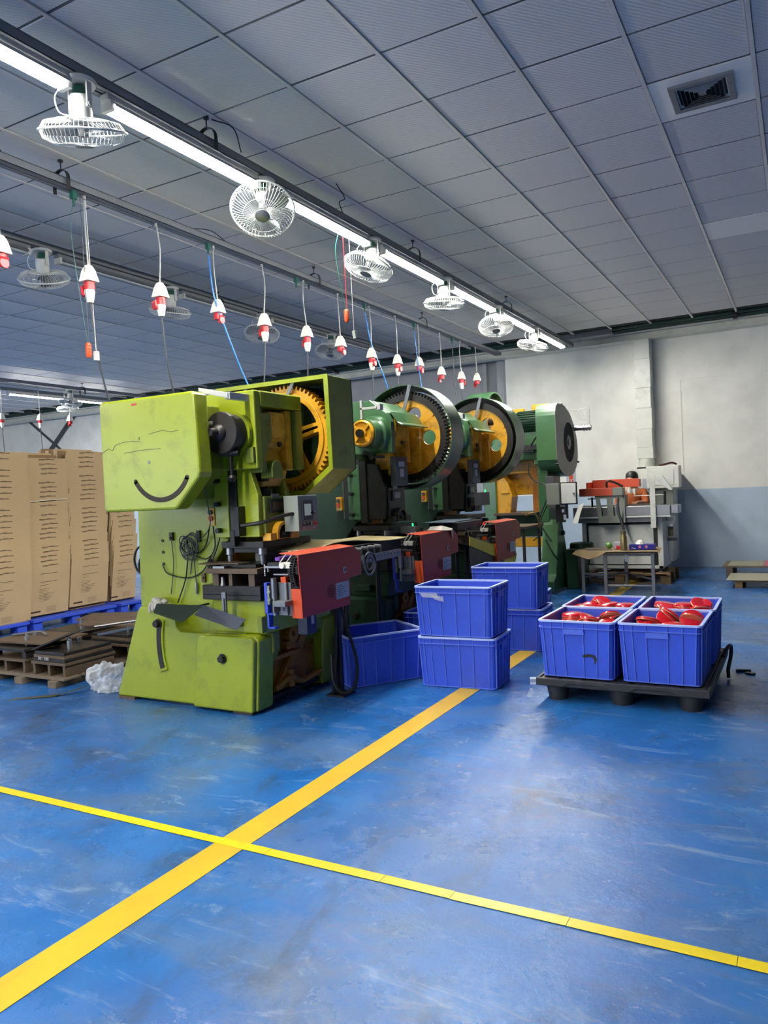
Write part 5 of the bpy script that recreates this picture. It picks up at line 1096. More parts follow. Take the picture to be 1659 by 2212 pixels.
# round red lids
lp_ = thing('metal_dish', 'l', 'dish', (0, 0, 0), 'round red metal dishes in the crates')
b = MB(); b.lathe([(0, .016), (.062, .015), (.073, .010), (.077, .002), (.077, -.006), (0, -.006)], (0, 0, 0), n=24); b.build('top', LID, lp_, smooth=True)
b = MB(); b.lathe([(.077, -.004), (.0785, -.006), (.077, -.0085), (.0, -.0085)], (0, 0, 0), n=24); b.build('rim', LIDG, lp_, smooth=True)
fl_ = [False]; random.seed(21)
top = .156+.385
for ci, (cx, cy, _, _) in enumerate(CR):
    nm_ = ('front left', 'front right', 'rear left', 'rear right')[ci]
    def lid(x, y, z, rx, ry, lb):
        if not fl_[0]: fl_[0] = True; o = lp_
        else: o = copy_tree(lp_)
        o.location = (x, y, z); o.rotation_euler = (rx, ry, random.uniform(0, 6)); o['label'] = lb; return o
    # packed layers below
    for k in range(9):
        i, j = k % 3, k//3
        lid(cx+(i-1)*.155, cy+(j-1)*.17, top-.07+random.uniform(-.008, .008), random.uniform(-.25, .25), random.uniform(-.25, .25), 'round red metal dish low at the %s %s of the %s crate' % (['front', 'middle', 'back'][j], ['left', 'centre', 'right'][i], nm_))
    L = {0: [(-.13, .12, -.05, .0, .0, 4), (.02, .02, -.065, -.2, .5, 3), (.13, .14, -.06, .3, -.6, 3)],
         1: [(-.13, .05, -.06, .15, -.35, 3), (.0, .14, -.035, -.75, .25, 3), (.15, .08, -.05, .7, .6, 2), (.05, -.1, -.07, -.2, .1, 2)],
         2: [(-.05, .1, -.05, .25, -.5, 2), (.02, .0, -.05, .1, .1, 3), (.15, .0, -.05, .0, .0, 3), (-.15, -.1, -.065, .1, .2, 2)],
         3: [(-.12, .05, -.045, .1, -.1, 3), (.02, .02, -.04, .0, .0, 6), (.14, .0, -.03, -.5, .2, 4), (-.1, -.12, -.06, .5, .2, 2)]}[ci]
    for m_i, (dx, dy, dz, rx, ry, cnt) in enumerate(L):
        Rm = Matrix.Rotation(ry, 3, 'Y'); nrm = Matrix.Rotation(ry, 3, 'Y') @ Matrix.Rotation(rx, 3, 'X') @ Vector((0, 0, 1))
        for q in range(cnt):
            p = Vector((cx+dx, cy+dy, top+dz+.02))+nrm*(.014*(q-cnt+1))
            lid(p.x, p.y, p.z, rx, ry, '%s round red dish of the %s stack in the %s crate' % (['topmost', 'second', 'third', 'fourth', 'fifth', 'sixth'][cnt-1-q], ['left', 'middle', 'right', 'front'][m_i], nm_))
# strap and debris right of the pallet
cab([(-.53, 5.9, .16), (-.505, 6.0, .21), (-.49, 6.06, .20), (-.495, 6.05, .12), (-.505, 5.95, .06), (-.50, 5.9, .012)], .014, BLK, 'strap', 'black strap hanging off the right side of the black pallet', cat='strap')
b = MB(); b.obox((-.42, 6.15, .008), (.05, .014, .008), .3); b.obox((-.37, 6.08, .006), (.03, .02, .006), -.4); tag(b.build('debris', BLK, None, loc=(-.3, 6.25, .0)), 'dark scrap on the floor right of the black pallet', 'debris')
b = MB(); b.obox((-1.63, 4.93, .13), (.02, .012, .022), .3, .4); b.obox((-1.65, 4.92, .05), (.012, .006, .03), .3, .2, .4); tag(b.build('plastic_scrap', PLASTIC, None, loc=(-1.63, 4.93, .1)), 'torn plastic scrap at the left corner of the black pallet', 'scrap')

# scratches on the flywheel cover
for k, pts in enumerate(([(-4.17, 1.80), (-4.10, 1.83), (-4.06, 1.815), (-4.03, 1.85), (-3.95, 1.865), (-3.80, 1.86)], [(-3.72, 1.90), (-3.60, 1.915), (-3.52, 1.90), (-3.46, 1.905)], [(-3.95, 1.79), (-3.8, 1.80), (-3.62, 1.80)])):
    b = MB(); b.tube([(x, 3.6195, z) for x, z in pts], .0016, 4); b.build('scratch', DKST, co)
# ------------------------------------------------------------------ fourth press, seen from its open back
q4 = thing('power_press', 'green power press turned sideways with motor and belt cover, farthest press', 'press', (-3.4, 10.4, 0), 'power presses in the row')
lg = [(9.8, .02), (9.80, .17), (9.93, .24), (10.12, .90), (10.2, .98), (10.32, .95), (10.5, .5), (10.75, .2), (10.95, .12), (10.95, .02)]
b = MB(); b.prism(lg, 'x', -3.12, -2.90); n_ = b.build('side_leg', GREEN, q4, bevel=.015)
b = MB(); bolt(b, (-2.90, 10.28, .78), (1, 0, 0), .03, .03); b.build('pivot_bolt', DKST, n_)
b = MB(); b.prism(lg, 'x', -4.12, -3.95); b.build('side_leg', GREEND, q4, bevel=.012)
b = MB(); b.prism([(10.15, 1.80), (10.15, .95), (10.25, .75), (10.42, .5), (10.6, .35), (10.85, .35), (10.8, .9), (10.75, 1.8)], 'x', -3.17, -3.03); b.build('frame_cheek', GREEN, q4, bevel=.01)
b = MB(); b.prism([(10.15, 1.80), (10.15, .6), (10.8, .6), (10.75, 1.8)], 'x', -3.97, -3.78); b.build('frame_cheek', GREEN, q4, bevel=.01)
b = MB(); b.box(-3.97, 10.08, 1.80, -3.03, 10.75, 2.12); b.box(-3.97, 10.08, 1.74, -3.7, 10.2, 1.82); b.box(-3.2, 10.1, 1.72, -3.03, 10.2, 1.82); b.build('head_casting', GREEN, q4, bevel=.02)
b = MB(); b.box(-3.78, 10.5, 1.32, -3.3, 10.62, 1.82); b.box(-3.78, 10.35, 1.62, -3.3, 10.5, 1.66); b.prism([(-3.80, 1.05), (-3.80, 1.5), (-3.72, 1.62), (-3.62, 1.5), (-3.56, 1.3), (-3.6, 1.05)], 'y', 10.2, 10.45); b.box(-3.72, 10.18, 1.35, -3.6, 10.4, 1.38); b.build('inner_casting', YEL, q4, bevel=.01)
b = MB(); b.box(-3.30, 10.3, 1.05, -3.17, 10.5, 1.70); b.build('inner_column', BRN, q4, bevel=.006)
b = MB(); b.box(-3.78, 10.02, 1.045, -3.17, 10.85, 1.08); b.build('table_plate', RUST, q4, bevel=.003)
b = MB(); b.box(-3.95, 10.15, .60, -3.1, 10.3, .73); b.build('cross_beam', YEL, q4, bevel=.01)
b = MB(); b.box(-3.95, 10.2, .74, -3.17, 10.8, 1.04); b.build('bed', GREEND, q4)
b = MB(); b.cyl((-3.44, 10.15, 2.32), (-3.10, 10.15, 2.32), .135, n=32)
for k in range(26): a = 2*PI*k/26; b.obox((-3.26, 10.15+.14*math.cos(a), 2.32+.14*math.sin(a)), (.14, .012, .003), rx=a)
m_ = b.build('motor', GREEND, q4)
b = MB(); b.lathe([(0, -.10), (.1, -.09), (.145, -.05), (.145, .03), (0, .03)], (-3.44, 10.15, 2.32), 'x', n=28); b.build('motor_cap', GREEN, m_, smooth=True)
b = MB(); b.box(-3.38, 10.1, 2.10, -3.14, 10.3, 2.20); b.tube(arc3 := [(-3.3, 10.12+.0, 2.455+.02*math.sin(a)) for a in (0, 1, 2)], .006, 6); b.build('motor_foot', GREEN, m_)
b = MB(); b.box(-3.75, 10.42, 2.46, -3.42, 10.5, 2.54); b.box(-3.3, 10.42, 2.50, -3.05, 10.5, 2.58); b.box(-3.75, 10.45, 2.12, -3.7, 10.5, 2.46); b.box(-3.12, 10.45, 2.12, -3.07, 10.5, 2.5); b.build('top_bar', YEL, q4, bevel=.004)
oc = [(10.0, 1.78), (9.99, 2.40), (10.03, 2.49), (10.12, 2.54), (10.45, 2.53), (10.72, 2.44), (10.95, 2.27), (11.08, 2.05), (11.08, 1.84), (11.0, 1.70), (10.82, 1.59), (10.6, 1.55), (10.4, 1.56), (10.22, 1.61), (10.08, 1.68)]
def rs(poly, n=64):
    P = poly+[poly[0]]; L = [0]
    for a, c in zip(P[:-1], P[1:]): L.append(L[-1]+math.dist(a, c))
    out = []
    for i in range(n):
        t = L[-1]*i/n; k = max(j for j in range(len(L)-1) if L[j] <= t); f = (t-L[k])/(L[k+1]-L[k]); out.append((P[k][0]+(P[k+1][0]-P[k][0])*f, P[k][1]+(P[k+1][1]-P[k][1])*f))
    return out
oc = rs(oc); cc_ = (10.63, 2.03); ang = [math.atan2(p[1]-cc_[1], p[0]-cc_[0]) for p in oc]
b = MB(); b.prism(oc, 'x', -3.12, -2.856); bc = b.build('belt_cover', GREEN, q4)
b = MB(); b.ring(oc, [(cc_[0]+.28*math.cos(a), cc_[1]+.28*math.sin(a)) for a in ang], 'x', -2.856, -2.846); b.build('cover_face', mat('grey_green_sheet', (128, 132, 122), .45, var=.06), bc)
b = MB(); b.cyl((-2.855, 10.63, 2.03), (-2.852, 10.63, 2.03), .278, n=40); b.build('dark_opening', DARKV, bc); b = MB(); b.cyl((-2.852, 10.63, 2.03), (-2.84, 10.63, 2.03), .045, n=20); b.cyl((-2.852, 10.63, 2.03), (-2.848, 10.63, 2.03), .10, n=24); b.build('pulley_hub', GREYD, bc)
for y, z in ((10.3, 2.54), (10.02, 1.72), (11.07, 1.76)):
    b = MB(); b.cyl((-2.87, y, z), (-2.83, y, z), .014, n=8); b.build('cover_screw', BLK, bc)
b = MB(); b.ring(circ(10.3, 2.38, .42, 48), circ(10.3, 2.38, .40, 48), 'x', -4.12, -3.78); g4 = b.build('flywheel_guard', GREEN, q4, smooth=True)
b = MB(); b.ring(circ(10.3, 2.38, .39, 48), circ(10.3, 2.38, .30, 48), 'x', -4.0, -3.86); b.build('flywheel_rim', GALV, g4, smooth=True)
b = MB(); b.cyl((-3.95, 10.3, 2.38), (-3.90, 10.3, 2.38), .31, n=36); b.build('flywheel_web', BRN, g4)
b = MB(); b.cyl((-3.9, 10.3, 2.38), (-3.0, 10.3, 2.38), .05, n=16); b.build('drive_shaft', DKST, q4)
b = MB(); b.cyl((-2.846, 10.92, 2.235), (-2.60, 10.92, 2.235), .035, n=18)
for x in (-2.70, -2.66, -2.62): b.cyl((x-.008, 10.92, 2.235), (x+.008, 10.92, 2.235), .045, n=18)
b.build('cam_shaft', STEEL, q4, smooth=True)
b = MB(); b.box(-2.66, 10.95, 2.26, -2.64, 10.97, 2.58); b.box(-2.64, 10.95, 2.26, -2.625, 10.97, 2.50); b.tube([(-3.0, 10.9, 2.50), (-2.8, 10.95, 2.50), (-2.64, 10.96, 2.52)], .005, 5)
for s in (-.05, 0, .05): b.tube(curve([(-2.8+s, 10.95, 2.5), (-2.74+s, 10.95, 2.38), (-2.66, 10.95, 2.34), (-2.62, 10.95, 2.44), (-2.65, 10.95, 2.5)], 6), .003, 4)
b.build('sensor_mast', LAMPW, q4)
b = MB(); b.box(-3.35, 10.02, 1.93, -3.12, 10.08, 2.0); b.box(-3.33, 9.98, 1.9, -3.16, 10.05, 1.92); b.cyl((-3.30, 10.0, 1.99), (-3.35, 10.0, 2.07), .012, n=8); b.cyl((-3.2, 10.0, 1.99), (-3.12, 10.0, 2.1), .012, n=8); b.build('air_valve', BLK, q4)
b = MB(); b.box(-3.02, 10.0, 1.25, -2.9, 10.3, 1.56); b.build('cable_box', GREYD, q4, bevel=.004)
b = MB(); b.tube(curve([(-3.25, 10.02, 1.75), (-3.24, 10.0, 1.6), (-3.15, 9.98, 1.5), (-3.0, 9.9, 1.45), (-2.95, 9.85, 1.3), (-3.06, 9.8, 1.0), (-3.0, 9.78, .85), (-2.9, 9.78, .7)], 6), .010, 6)
b.tube(curve([(-2.95, 9.85, 1.2), (-3.08, 9.95, 1.0), (-3.05, 9.8, .82), (-3.2, 9.95, .7)], 6), .008, 6); b.tube(curve([(-3.0, 9.84, .72), (-2.9, 9.8, .55), (-2.86, 9.9, .45)], 5), .012, 6); b.build('hanging_cable', BLK, q4, smooth=True)
eb = thing('electrical_box', 'grey electrical box with its white door swung open, beside the belt cover', 'electrical box', (-2.75, 9.75, 1.3))
b = MB(); b.box(-2.93, 9.72, 1.185, -2.76, 9.98, 1.46); b.build('enclosure', GREYB, eb, bevel=.004)
b = MB(); b.box(-2.75, 9.74, 1.18, -2.53, 9.752, 1.47); b.build('door_seal', BLK, eb); b = MB(); b.box(-2.735, 9.725, 1.195, -2.545, 9.74, 1.455); dd = b.build('door', WHTE, eb, bevel=.003)
b = MB(); b.cyl((-2.565, 9.725, 1.32), (-2.565, 9.70, 1.32), .012, n=10); b.build('door_latch', GALV, dd)
b = MB(); b.box(-2.83, 9.78, .95, -2.72, 9.86, 1.18); b.box(-2.70, 9.77, 1.0, -2.67, 9.80, 1.18); b.build('cable_gland', BLK, eb)
b = MB(); b.box(-2.76, 9.76, 1.155, -2.70, 9.79, 1.175); b.box(-2.745, 9.76, 1.08, -2.715, 9.775, 1.12); b.box(-2.725, 9.76, .98, -2.69, 9.775, 1.05); b.build('terminal', LABEL, eb)
b = MB(); v = [(-2.52, 9.76, 1.17), (-2.46, 9.78, 1.19), (-2.50, 9.74, 1.06), (-2.56, 9.73, 1.05), (-2.53, 9.71, .93), (-2.60, 9.70, .94)]; b.add(v, [(0, 1, 2, 3), (3, 2, 4, 5)])
ob = b.build('paper_sheet', WHT, None, loc=(-2.5, 9.75, 1.1)); q = ob.modifiers.new('t', 'SOLIDIFY'); q.thickness = .002; tag(ob, 'curled white paper sheet hanging below the electrical box', 'paper')
b = MB(); b.box(-2.88, 10.3, .0, -2.70, 10.9, .55); b.lathe([(0, .13), (.16, .12), (.17, 0), (0, 0)], (-2.72, 10.6, .5), n=20); tag(b.build('pump_unit', GREEND, None, loc=(-2.8, 10.6, 0), bevel=.02), 'dark green pump unit at the foot of the farthest press', 'machine')
b = MB(); b.box(-3.62, 13.243, 1.44, -3.45, 13.249, 1.68); po = tag(b.build('safety_poster', LABEL, None, loc=(-3.5, 13.25, 1.5)), 'small paper notice with orange figure on the end wall', 'poster')
b = MB(); b.cyl((-3.535, 13.243, 1.635), (-3.535, 13.240, 1.635), .028, n=14); b.box(-3.57, 13.240, 1.52, -3.50, 13.243, 1.60); b.box(-3.575, 13.240, 1.455, -3.545, 13.243, 1.51); b.box(-3.525, 13.240, 1.455, -3.495, 13.243, 1.51); b.build('orange_print', ORG, po)
# paint bottle and clutter below the third press
b = MB(); b.lathe([(0, 0), (.045, 0), (.045, .13), (.028, .15), (.028, .17), (0, .17)], (-3.62, 10.9, .0), n=16); b.lathe([(.0, .0), (.04, 0), (.045, .005)], (-3.62, 10.9, .0), n=16)
tag(b.build('plastic_jar', mat('milky_plastic', (150, 160, 156), .3, trans=.3), None, smooth=True, loc=(-3.62, 10.9, 0)), 'milky plastic jar on the floor behind the crates', 'jar')
b = MB(); b.box(-3.5, 9.0, .0, -3.1, 9.6, .32); tag(b.build('parts_bin', DKST, None, loc=(-3.2, 9.5, 0), bevel=.01), 'dark steel bin below the third press table', 'bin')
b = MB(); b.box(-3.4, 8.75, .93, -2.9, 9.45, .96); b.cyl((-2.95, 8.8, 0), (-2.95, 8.8, .93), .02, n=8); b.cyl((-2.95, 9.4, 0), (-2.95, 9.4, .93), .02, n=8); b.cyl((-3.35, 9.4, 0), (-3.35, 9.4, .93), .02, n=8); tag(b.build('work_table', RUST, None, loc=(-3.1, 9.1, 0)), 'small rusty work table between the third and farthest press', 'table')
b = MB(); b.tube(curve([(-2.86, 8.62, 1.10), (-2.8, 8.75, 1.12), (-2.78, 8.85, 1.05), (-2.8, 8.95, .92)], 6), [.012]*18+[.004], 6); b.tube([(-2.84, 8.45, 1.13), (-2.82, 8.7, 1.11)], .007, 6); tag(b.build('yellow_glove', mat('old_yellow_leather', (180, 140, 60), .8), None, loc=(-2.8, 8.7, 1.05)), 'old yellow glove hanging at the end of the farthest feeder', 'glove')

# ------------------------------------------------------------------ white machine at the end wall
wm = thing('coating_machine', 'off white machine with orange arms standing on a wooden pallet', 'machine', (-2.3, 11.7, .16))
b = MB(); b.box(-2.86, 11.2, .19, -2.80, 11.26, .86); b.box(-1.80, 11.2, .19, -1.73, 11.26, .86); b.box(-2.86, 11.2, .19, -1.73, 11.25, .235); b.box(-2.8, 11.26, .2, -1.73, 11.85, .86); cb = b.build('cabinet', WHTE, wm, bevel=.006)
b = MB(); b.box(-2.80, 11.235, .235, -1.81, 11.262, .86); b.build('panel_gap', BLK, cb)
b = MB(); b.box(-2.77, 11.222, .25, -1.86, 11.236, .82); b.build('front_panel', WHTE, cb, bevel=.003)
b = MB(); b.box(-1.73, 11.65, .25, -1.722, 11.82, .80); b.build('side_door', WHTE, cb)
for x, y in ((-1.78, 11.25), (-1.78, 11.8), (-2.8, 11.25)):
    b = MB(); b.lathe([(0, 0), (.035, 0), (.03, .012), (.01, .015), (.01, .05), (0, .05)], (x, y, .142), n=12); b.build('levelling_foot', GALV, wm)
b = MB(); b.box(-2.95, 11.12, .86, -1.72, 11.85, .93); b.build('table_frame', GALV, wm, bevel=.004)
b = MB(); b.box(-2.95, 11.08, .95, -1.60, 11.42, 1.09); b.box(-1.60, 11.1, .97, -1.50, 11.4, 1.09); b.build('steel_trough', STEEL, wm, bevel=.008)
b = MB(); b.box(-2.95, 11.06, .93, -1.6, 11.44, .95); b.build('trough_lip', WHTE, wm)
b = MB(); b.box(-2.95, 11.42, 1.02, -1.75, 11.75, 1.10); b.build('dark_bed', GREYD, wm)
def slot(y0): return [(y0+.02*math.cos(a)*1.1, 1.06+(.085 if math.sin(a) > 0 else -.085)+.022*math.sin(a)) for a in [2*PI*i/16+.01 for i in range(16)]]
b = MB()
b.prism([(-2.56, .86), (-2.50, .86), (-2.545, 1.25), (-2.61, 1.25)], 'y', 11.04, 11.05) if False else None
outer = [(-2.57, .86), (-2.24, .86), (-2.20, 1.25), (-2.62, 1.25)]
b.prism([(-2.57, .86), (-2.24, .86), (-2.236, .96), (-2.58, .96)], 'y', 11.03, 11.045); b.prism([(-2.605, 1.21), (-2.21, 1.21), (-2.20, 1.25), (-2.62, 1.25)], 'y', 11.03, 11.045)
b.prism([(-2.58, .96), (-2.52, .96), (-2.545, 1.21), (-2.605, 1.21)], 'y', 11.03, 11.045); b.prism([(-2.44, .96), (-2.36, .96), (-2.36, 1.21), (-2.45, 1.21)], 'y', 11.03, 11.045); b.prism([(-2.28, .96), (-2.236, .96), (-2.21, 1.21), (-2.27, 1.21)], 'y', 11.03, 11.045); b.box(-2.225, 11.03, .86, -2.20, 11.25, 1.25)
b.build('bracket_plate', GREYB, wm, bevel=.002)
b = MB(); b.box(-2.83, 11.0, 1.25, -2.36, 11.3, 1.362); a1 = b.build('front_arm', bpy.data.materials['orange_red_top'], wm, bevel=.004); b = MB(); b.box(-2.359, 11.0, 1.25, -2.22, 11.2, 1.36); b.build('arm_end', GREYB, a1, bevel=.003)
b = MB(); b.box(-2.72, 11.35, 1.36, -2.06, 11.38, 1.48); b.box(-2.75, 11.1, 1.36, -2.72, 11.38, 1.45); b.box(-2.08, 11.3, 1.36, -2.04, 11.42, 1.47); b.build('rear_arm', bpy.data.materials['orange_red_top'], wm, bevel=.003)
b = MB(); P_ = curve([(-2.25, 11.2, 1.37), (-2.35, 11.18, 1.43), (-2.44, 11.15, 1.46), (-2.47, 11.15, 1.42), (-2.46, 11.15, 1.36)], 5); b.tube(P_, .018, 6); b.build('cable_chain', BLK, wm)
b = MB(); b.box(-2.2, 11.2, 1.27, -2.1, 11.3, 1.33); b.cyl((-2.15, 11.15, 1.28), (-2.15, 11.15, 1.36), .02, n=10); b.cyl((-2.08, 11.15, 1.25), (-2.08, 11.15, 1.34), .012, n=10); b.build('spray_head', WHT, wm)
b = MB(); b.cyl((-2.1, 11.2, 1.23), (-1.7, 11.2, 1.235), .006, n=8); b.build('guide_rod', WHT, wm)
b = MB(); b.cyl((-1.70, 11.3, 1.10), (-1.70, 11.3, 1.28), .018, n=10); b.build('dark_post', BLK, wm)
b = MB(); b.cyl((-2.72, 11.3, 1.09), (-2.72, 11.3, 1.23), .014, n=10); b.box(-2.78, 11.29, 1.20, -2.62, 11.31, 1.215); b.build('dark_post', BLK, wm)
b = MB(); b.tube(curve([(-2.28, 11.05, 1.25), (-2.3, 11.02, 1.05), (-2.24, 11.0, .85), (-2.22, 11.02, .7), (-2.26, 11.05, .6)], 6), .018, 8); b.build('grey_hose', GREYD, wm, smooth=True)
b = MB(); b.box(-1.855, 11.02, .78, -1.785, 11.035, 1.52); b.prism([(-1.785, 1.52), (-1.785, 1.46), (-1.60, 1.30), (-1.55, 1.30), (-1.68, 1.50)], 'y', 11.02, 11.06); b.build('white_post', WHTE, wm, bevel=.003)
b = MB(); b.lathe([(0, 0), (.035, 0), (.035, .10), (.025, .11), (0, .11)], (-1.68, 11.6, .62), n=14); b.build('oil_cup', mat('amber_oil_cup', (150, 130, 70), .3), wm, smooth=True); b = MB(); b.lathe([(0, .0), (.036, 0), (.036, .03), (0, .03)], (-1.68, 11.6, .73), n=14); b.box(-1.72, 11.55, .56, -1.60, 11.65, .60); b.build('oil_cup_cap', GREYD, wm)
b = MB(); b.box(-1.73, 11.5, .80, -1.62, 11.7, .90); b.tube(curve([(-1.72, 11.3, .86), (-1.62, 11.3, .84), (-1.58, 11.4, .86)], 5), .006, 5); b.build('pneumatic_unit', WHT, wm)
bc2 = thing('wall_cabinet', 'tall off white cabinet against the end wall below the duct', 'cabinet', (-2.0, 12.7, 0))
b = MB(); b.box(-2.42, 12.5, .16, -1.78, 13.15, 1.63); bb_ = b.build('cabinet_body', WHTE, bc2, bevel=.006)
b = MB(); b.box(-2.12, 12.35, 1.31, -1.64, 12.6, 1.655); b.build('hood_box', WHTE, bc2, bevel=.012)
b = MB(); b.box(-2.42, 12.46, .9, -1.75, 12.52, 1.30); b.build('back_panel', GREYB, bc2)
b = MB(); b.box(-2.06, 12.342, 1.36, -1.72, 12.35, 1.60); b.build('access_door', WHTE, bc2, bevel=.002)
b = MB(); b.box(-2.20, 12.452, 1.12, -2.02, 12.46, 1.47); b.build('paper_notice', LABEL, bc2); b = MB(); b.add([(-2.15, 12.45, 1.20), (-2.09, 12.45, 1.20), (-2.12, 12.45, 1.26)], [(0, 1, 2)]); b.build('triangle_print', BLK, bc2)
b = MB(); b.obox((-2.25, 12.7, 1.645), (.06, .05, .014)); tag(b.build('small_tool', BLK, None, loc=(-2.25, 12.7, 1.64)), 'small dark block on the cabinet left of the duct', 'tool')
b = MB(); b.tube(curve([(-1.95, 12.5, 1.665), (-1.85, 12.45, 1.68), (-1.76, 12.5, 1.70), (-1.7, 12.55, 1.675)], 5), .015, 6); tag(b.build('glove', mat('dark_red_cloth', (70, 30, 30), .8), None, loc=(-1.85, 12.5, 1.67)), 'crumpled dark red glove on the cabinet right of the duct', 'glove')
# operator
pe = thing('person', 'person with black hair and orange shirt working behind the orange arms', 'person', (-2.30, 12.16, 0))
def skin_obj(nm, V, Ed, Rr, m, par, sub=1, root=0):
    me = bpy.data.meshes.new(nm); base = Vector(par['_w']); me.from_pydata([tuple(Vector(v)-base) for v in V], Ed, [])
    o = bpy.data.objects.new(nm, me); C.objects.link(o); o.parent = par; me.materials.append(m); o['_w'] = base
    s = o.modifiers.new('skin', 'SKIN'); s.use_smooth_shade = True
    for i, r in enumerate(Rr): me.skin_vertices[0].data[i].radius = (r, r) if not isinstance(r, tuple) else r; me.skin_vertices[0].data[i].use_root = (i == root)
    u = o.modifiers.new('sub', 'SUBSURF'); u.levels = sub; u.render_levels = sub; return o
px_, py_ = -2.30, 12.16
V = [(px_, py_, .84), (px_, py_-.01, 1.0), (px_, py_-.03, 1.18), (px_, py_-.05, 1.28), (px_+.01, py_-.06, 1.36), (px_+.01, py_-.09, 1.43), (px_+.01, py_-.09, 1.50),
     (px_-.17, py_-.04, 1.27), (px_-.21, py_-.14, 1.10), (px_-.14, py_-.36, 1.11), (px_+.17, py_-.04, 1.27), (px_+.22, py_-.12, 1.10), (px_+.12, py_-.36, 1.12),
     (px_-.09, py_, .80), (px_-.10, py_-.03, .45), (px_-.10, py_, .06), (px_-.10, py_-.12, .04), (px_+.09, py_, .80), (px_+.10, py_-.03, .45), (px_+.10, py_, .06), (px_+.10, py_-.12, .04)]
Ed = [(0, 1), (1, 2), (2, 3), (3, 4), (4, 5), (5, 6), (3, 7), (7, 8), (8, 9), (3, 10), (10, 11), (11, 12), (0, 13), (13, 14), (14, 15), (15, 16), (0, 17), (17, 18), (18, 19), (19, 20)]
Rr = [(.13, .10), (.12, .09), (.14, .10), (.11, .08), .05, .078, .085, .055, .042, .028, .055, .042, .028, .085, .06, .04, .035, .085, .06, .04, .035]
skin_obj('body', V, Ed, Rr, SKIN, pe, 2)
skin_obj('shirt', [V[i] for i in (0, 1, 2, 3, 7, 8, 10, 11)]+[(px_-.195, py_-.20, 1.10), (px_+.20, py_-.2, 1.10)], [(0, 1), (1, 2), (2, 3), (3, 4), (4, 5), (3, 6), (6, 7), (5, 8), (7, 9)], [(.15, .12), (.14, .11), (.16, .12), (.13, .095), .072, .056, .072, .056, .045, .045], SHIRT, pe, 2)
skin_obj('trousers', [V[i] for i in (0, 13, 14, 17, 18)]+[(px_-.10, py_, .10), (px_+.10, py_, .10)], [(0, 1), (1, 2), (2, 5), (0, 3), (3, 4), (4, 6)], [(.15, .12), .10, .075, .10, .075, .06, .06], TROU, pe, 1)
b = MB(); b.lathe([(0, .115), (.05, .108), (.085, .075), (.096, .03), (.094, -.02), (.08, -.05), (.0, -.06)], (px_+.012, py_-.075, 1.485), n=20); b.build('hair', HAIR, pe, smooth=True)
b = MB(); b.lathe([(0, .05), (.05, .045), (.072, .01), (.07, -.04), (.05, -.08), (0, -.10)], (px_-.0, py_-.115, 1.46), n=18); b.build('face', SKIN, pe, smooth=True)
b = MB(); b.lathe([(0, .01), (.008, 0), (0, -.012)], (px_-.03, py_-.187, 1.465), n=8); b.lathe([(0, .01), (.008, 0), (0, -.012)], (px_+.03, py_-.187, 1.465), n=8); b.build('eye', BLK, pe)
b = MB(); b.prism([(py_-.18, 1.46), (py_-.215, 1.425), (py_-.18, 1.42)], 'x', px_-.01, px_+.012); b.build('nose', SKIN, pe, smooth=True)
for s in (-1, 1):
    hx, hy, hz = (V[9] if s < 0 else V[12]); b = MB()
    b.obox((hx, hy-.05, hz), (.035, .045, .013))
    for k in range(4): b.tube([(hx-.027+.018*k, hy-.09, hz), (hx-.027+.018*k, hy-.125-.008*(k in (1, 2)), hz-.006), (hx-.027+.018*k, hy-.15-.01*(k in (1, 2)), hz-.02)], [.009, .0085, .007], 6)
    b.tube([(hx-s*.035, hy-.02, hz), (hx-s*.055, hy-.055, hz-.005), (hx-s*.05, hy-.085, hz-.012)], [.011, .010, .008], 6); b.build('hand', SKIN, pe, smooth=True)
# pallets
def wood_pallet(name, x0, y0, x1, y1, label, nb=7, h=.14, m=WOOD, rz=0):
    t = thing(name, label, 'pallet', ((x0+x1)/2, (y0+y1)/2, 0))
    for k in range(3):
        xx = x0+(x1-x0)*(.06+.44*k); b = MB(); b.box(xx-.045, y0+.01, .0, xx+.045, y1-.01, h-.02); b.build('bearer', m, t, bevel=.003)
    for k in range(nb):
        w_ = (y1-y0)/nb; b = MB(); b.box(x0, y0+k*w_+.006, h-.02, x1, y0+(k+1)*w_-.006, h); b.build('board', m, t, bevel=.002)
    return t
t = thing('wooden_pallet', 'wooden pallet under the white machine', 'pallet', (-2.25, 11.5, 0))
for y in (11.02, 11.42, 11.82):
    b = MB(); b.box(-2.93, y-.03, .115, -1.62, y+.07, .14); b.build('deck_board', WOOD, t, bevel=.002)
    for x in (-2.87, -2.3, -1.68):
        b = MB(); b.box(x-.07, y-.02, .02, x+.06, y+.06, .115); b.build('block', WOOD, t)
    b = MB(); b.box(-2.93, y-.03, 0, -1.62, y+.07, .02); b.build('base_board', WOOD, t)
for x in (-2.8, -2.45, -2.1, -1.75):
    b = MB(); b.box(x-.09, 11.0, .14, x+.09, 12.15, .143) if False else b.box(x-.09, 10.99, .118, x+.09, 11.90, .141); b.build('deck_board', WOOD, t)
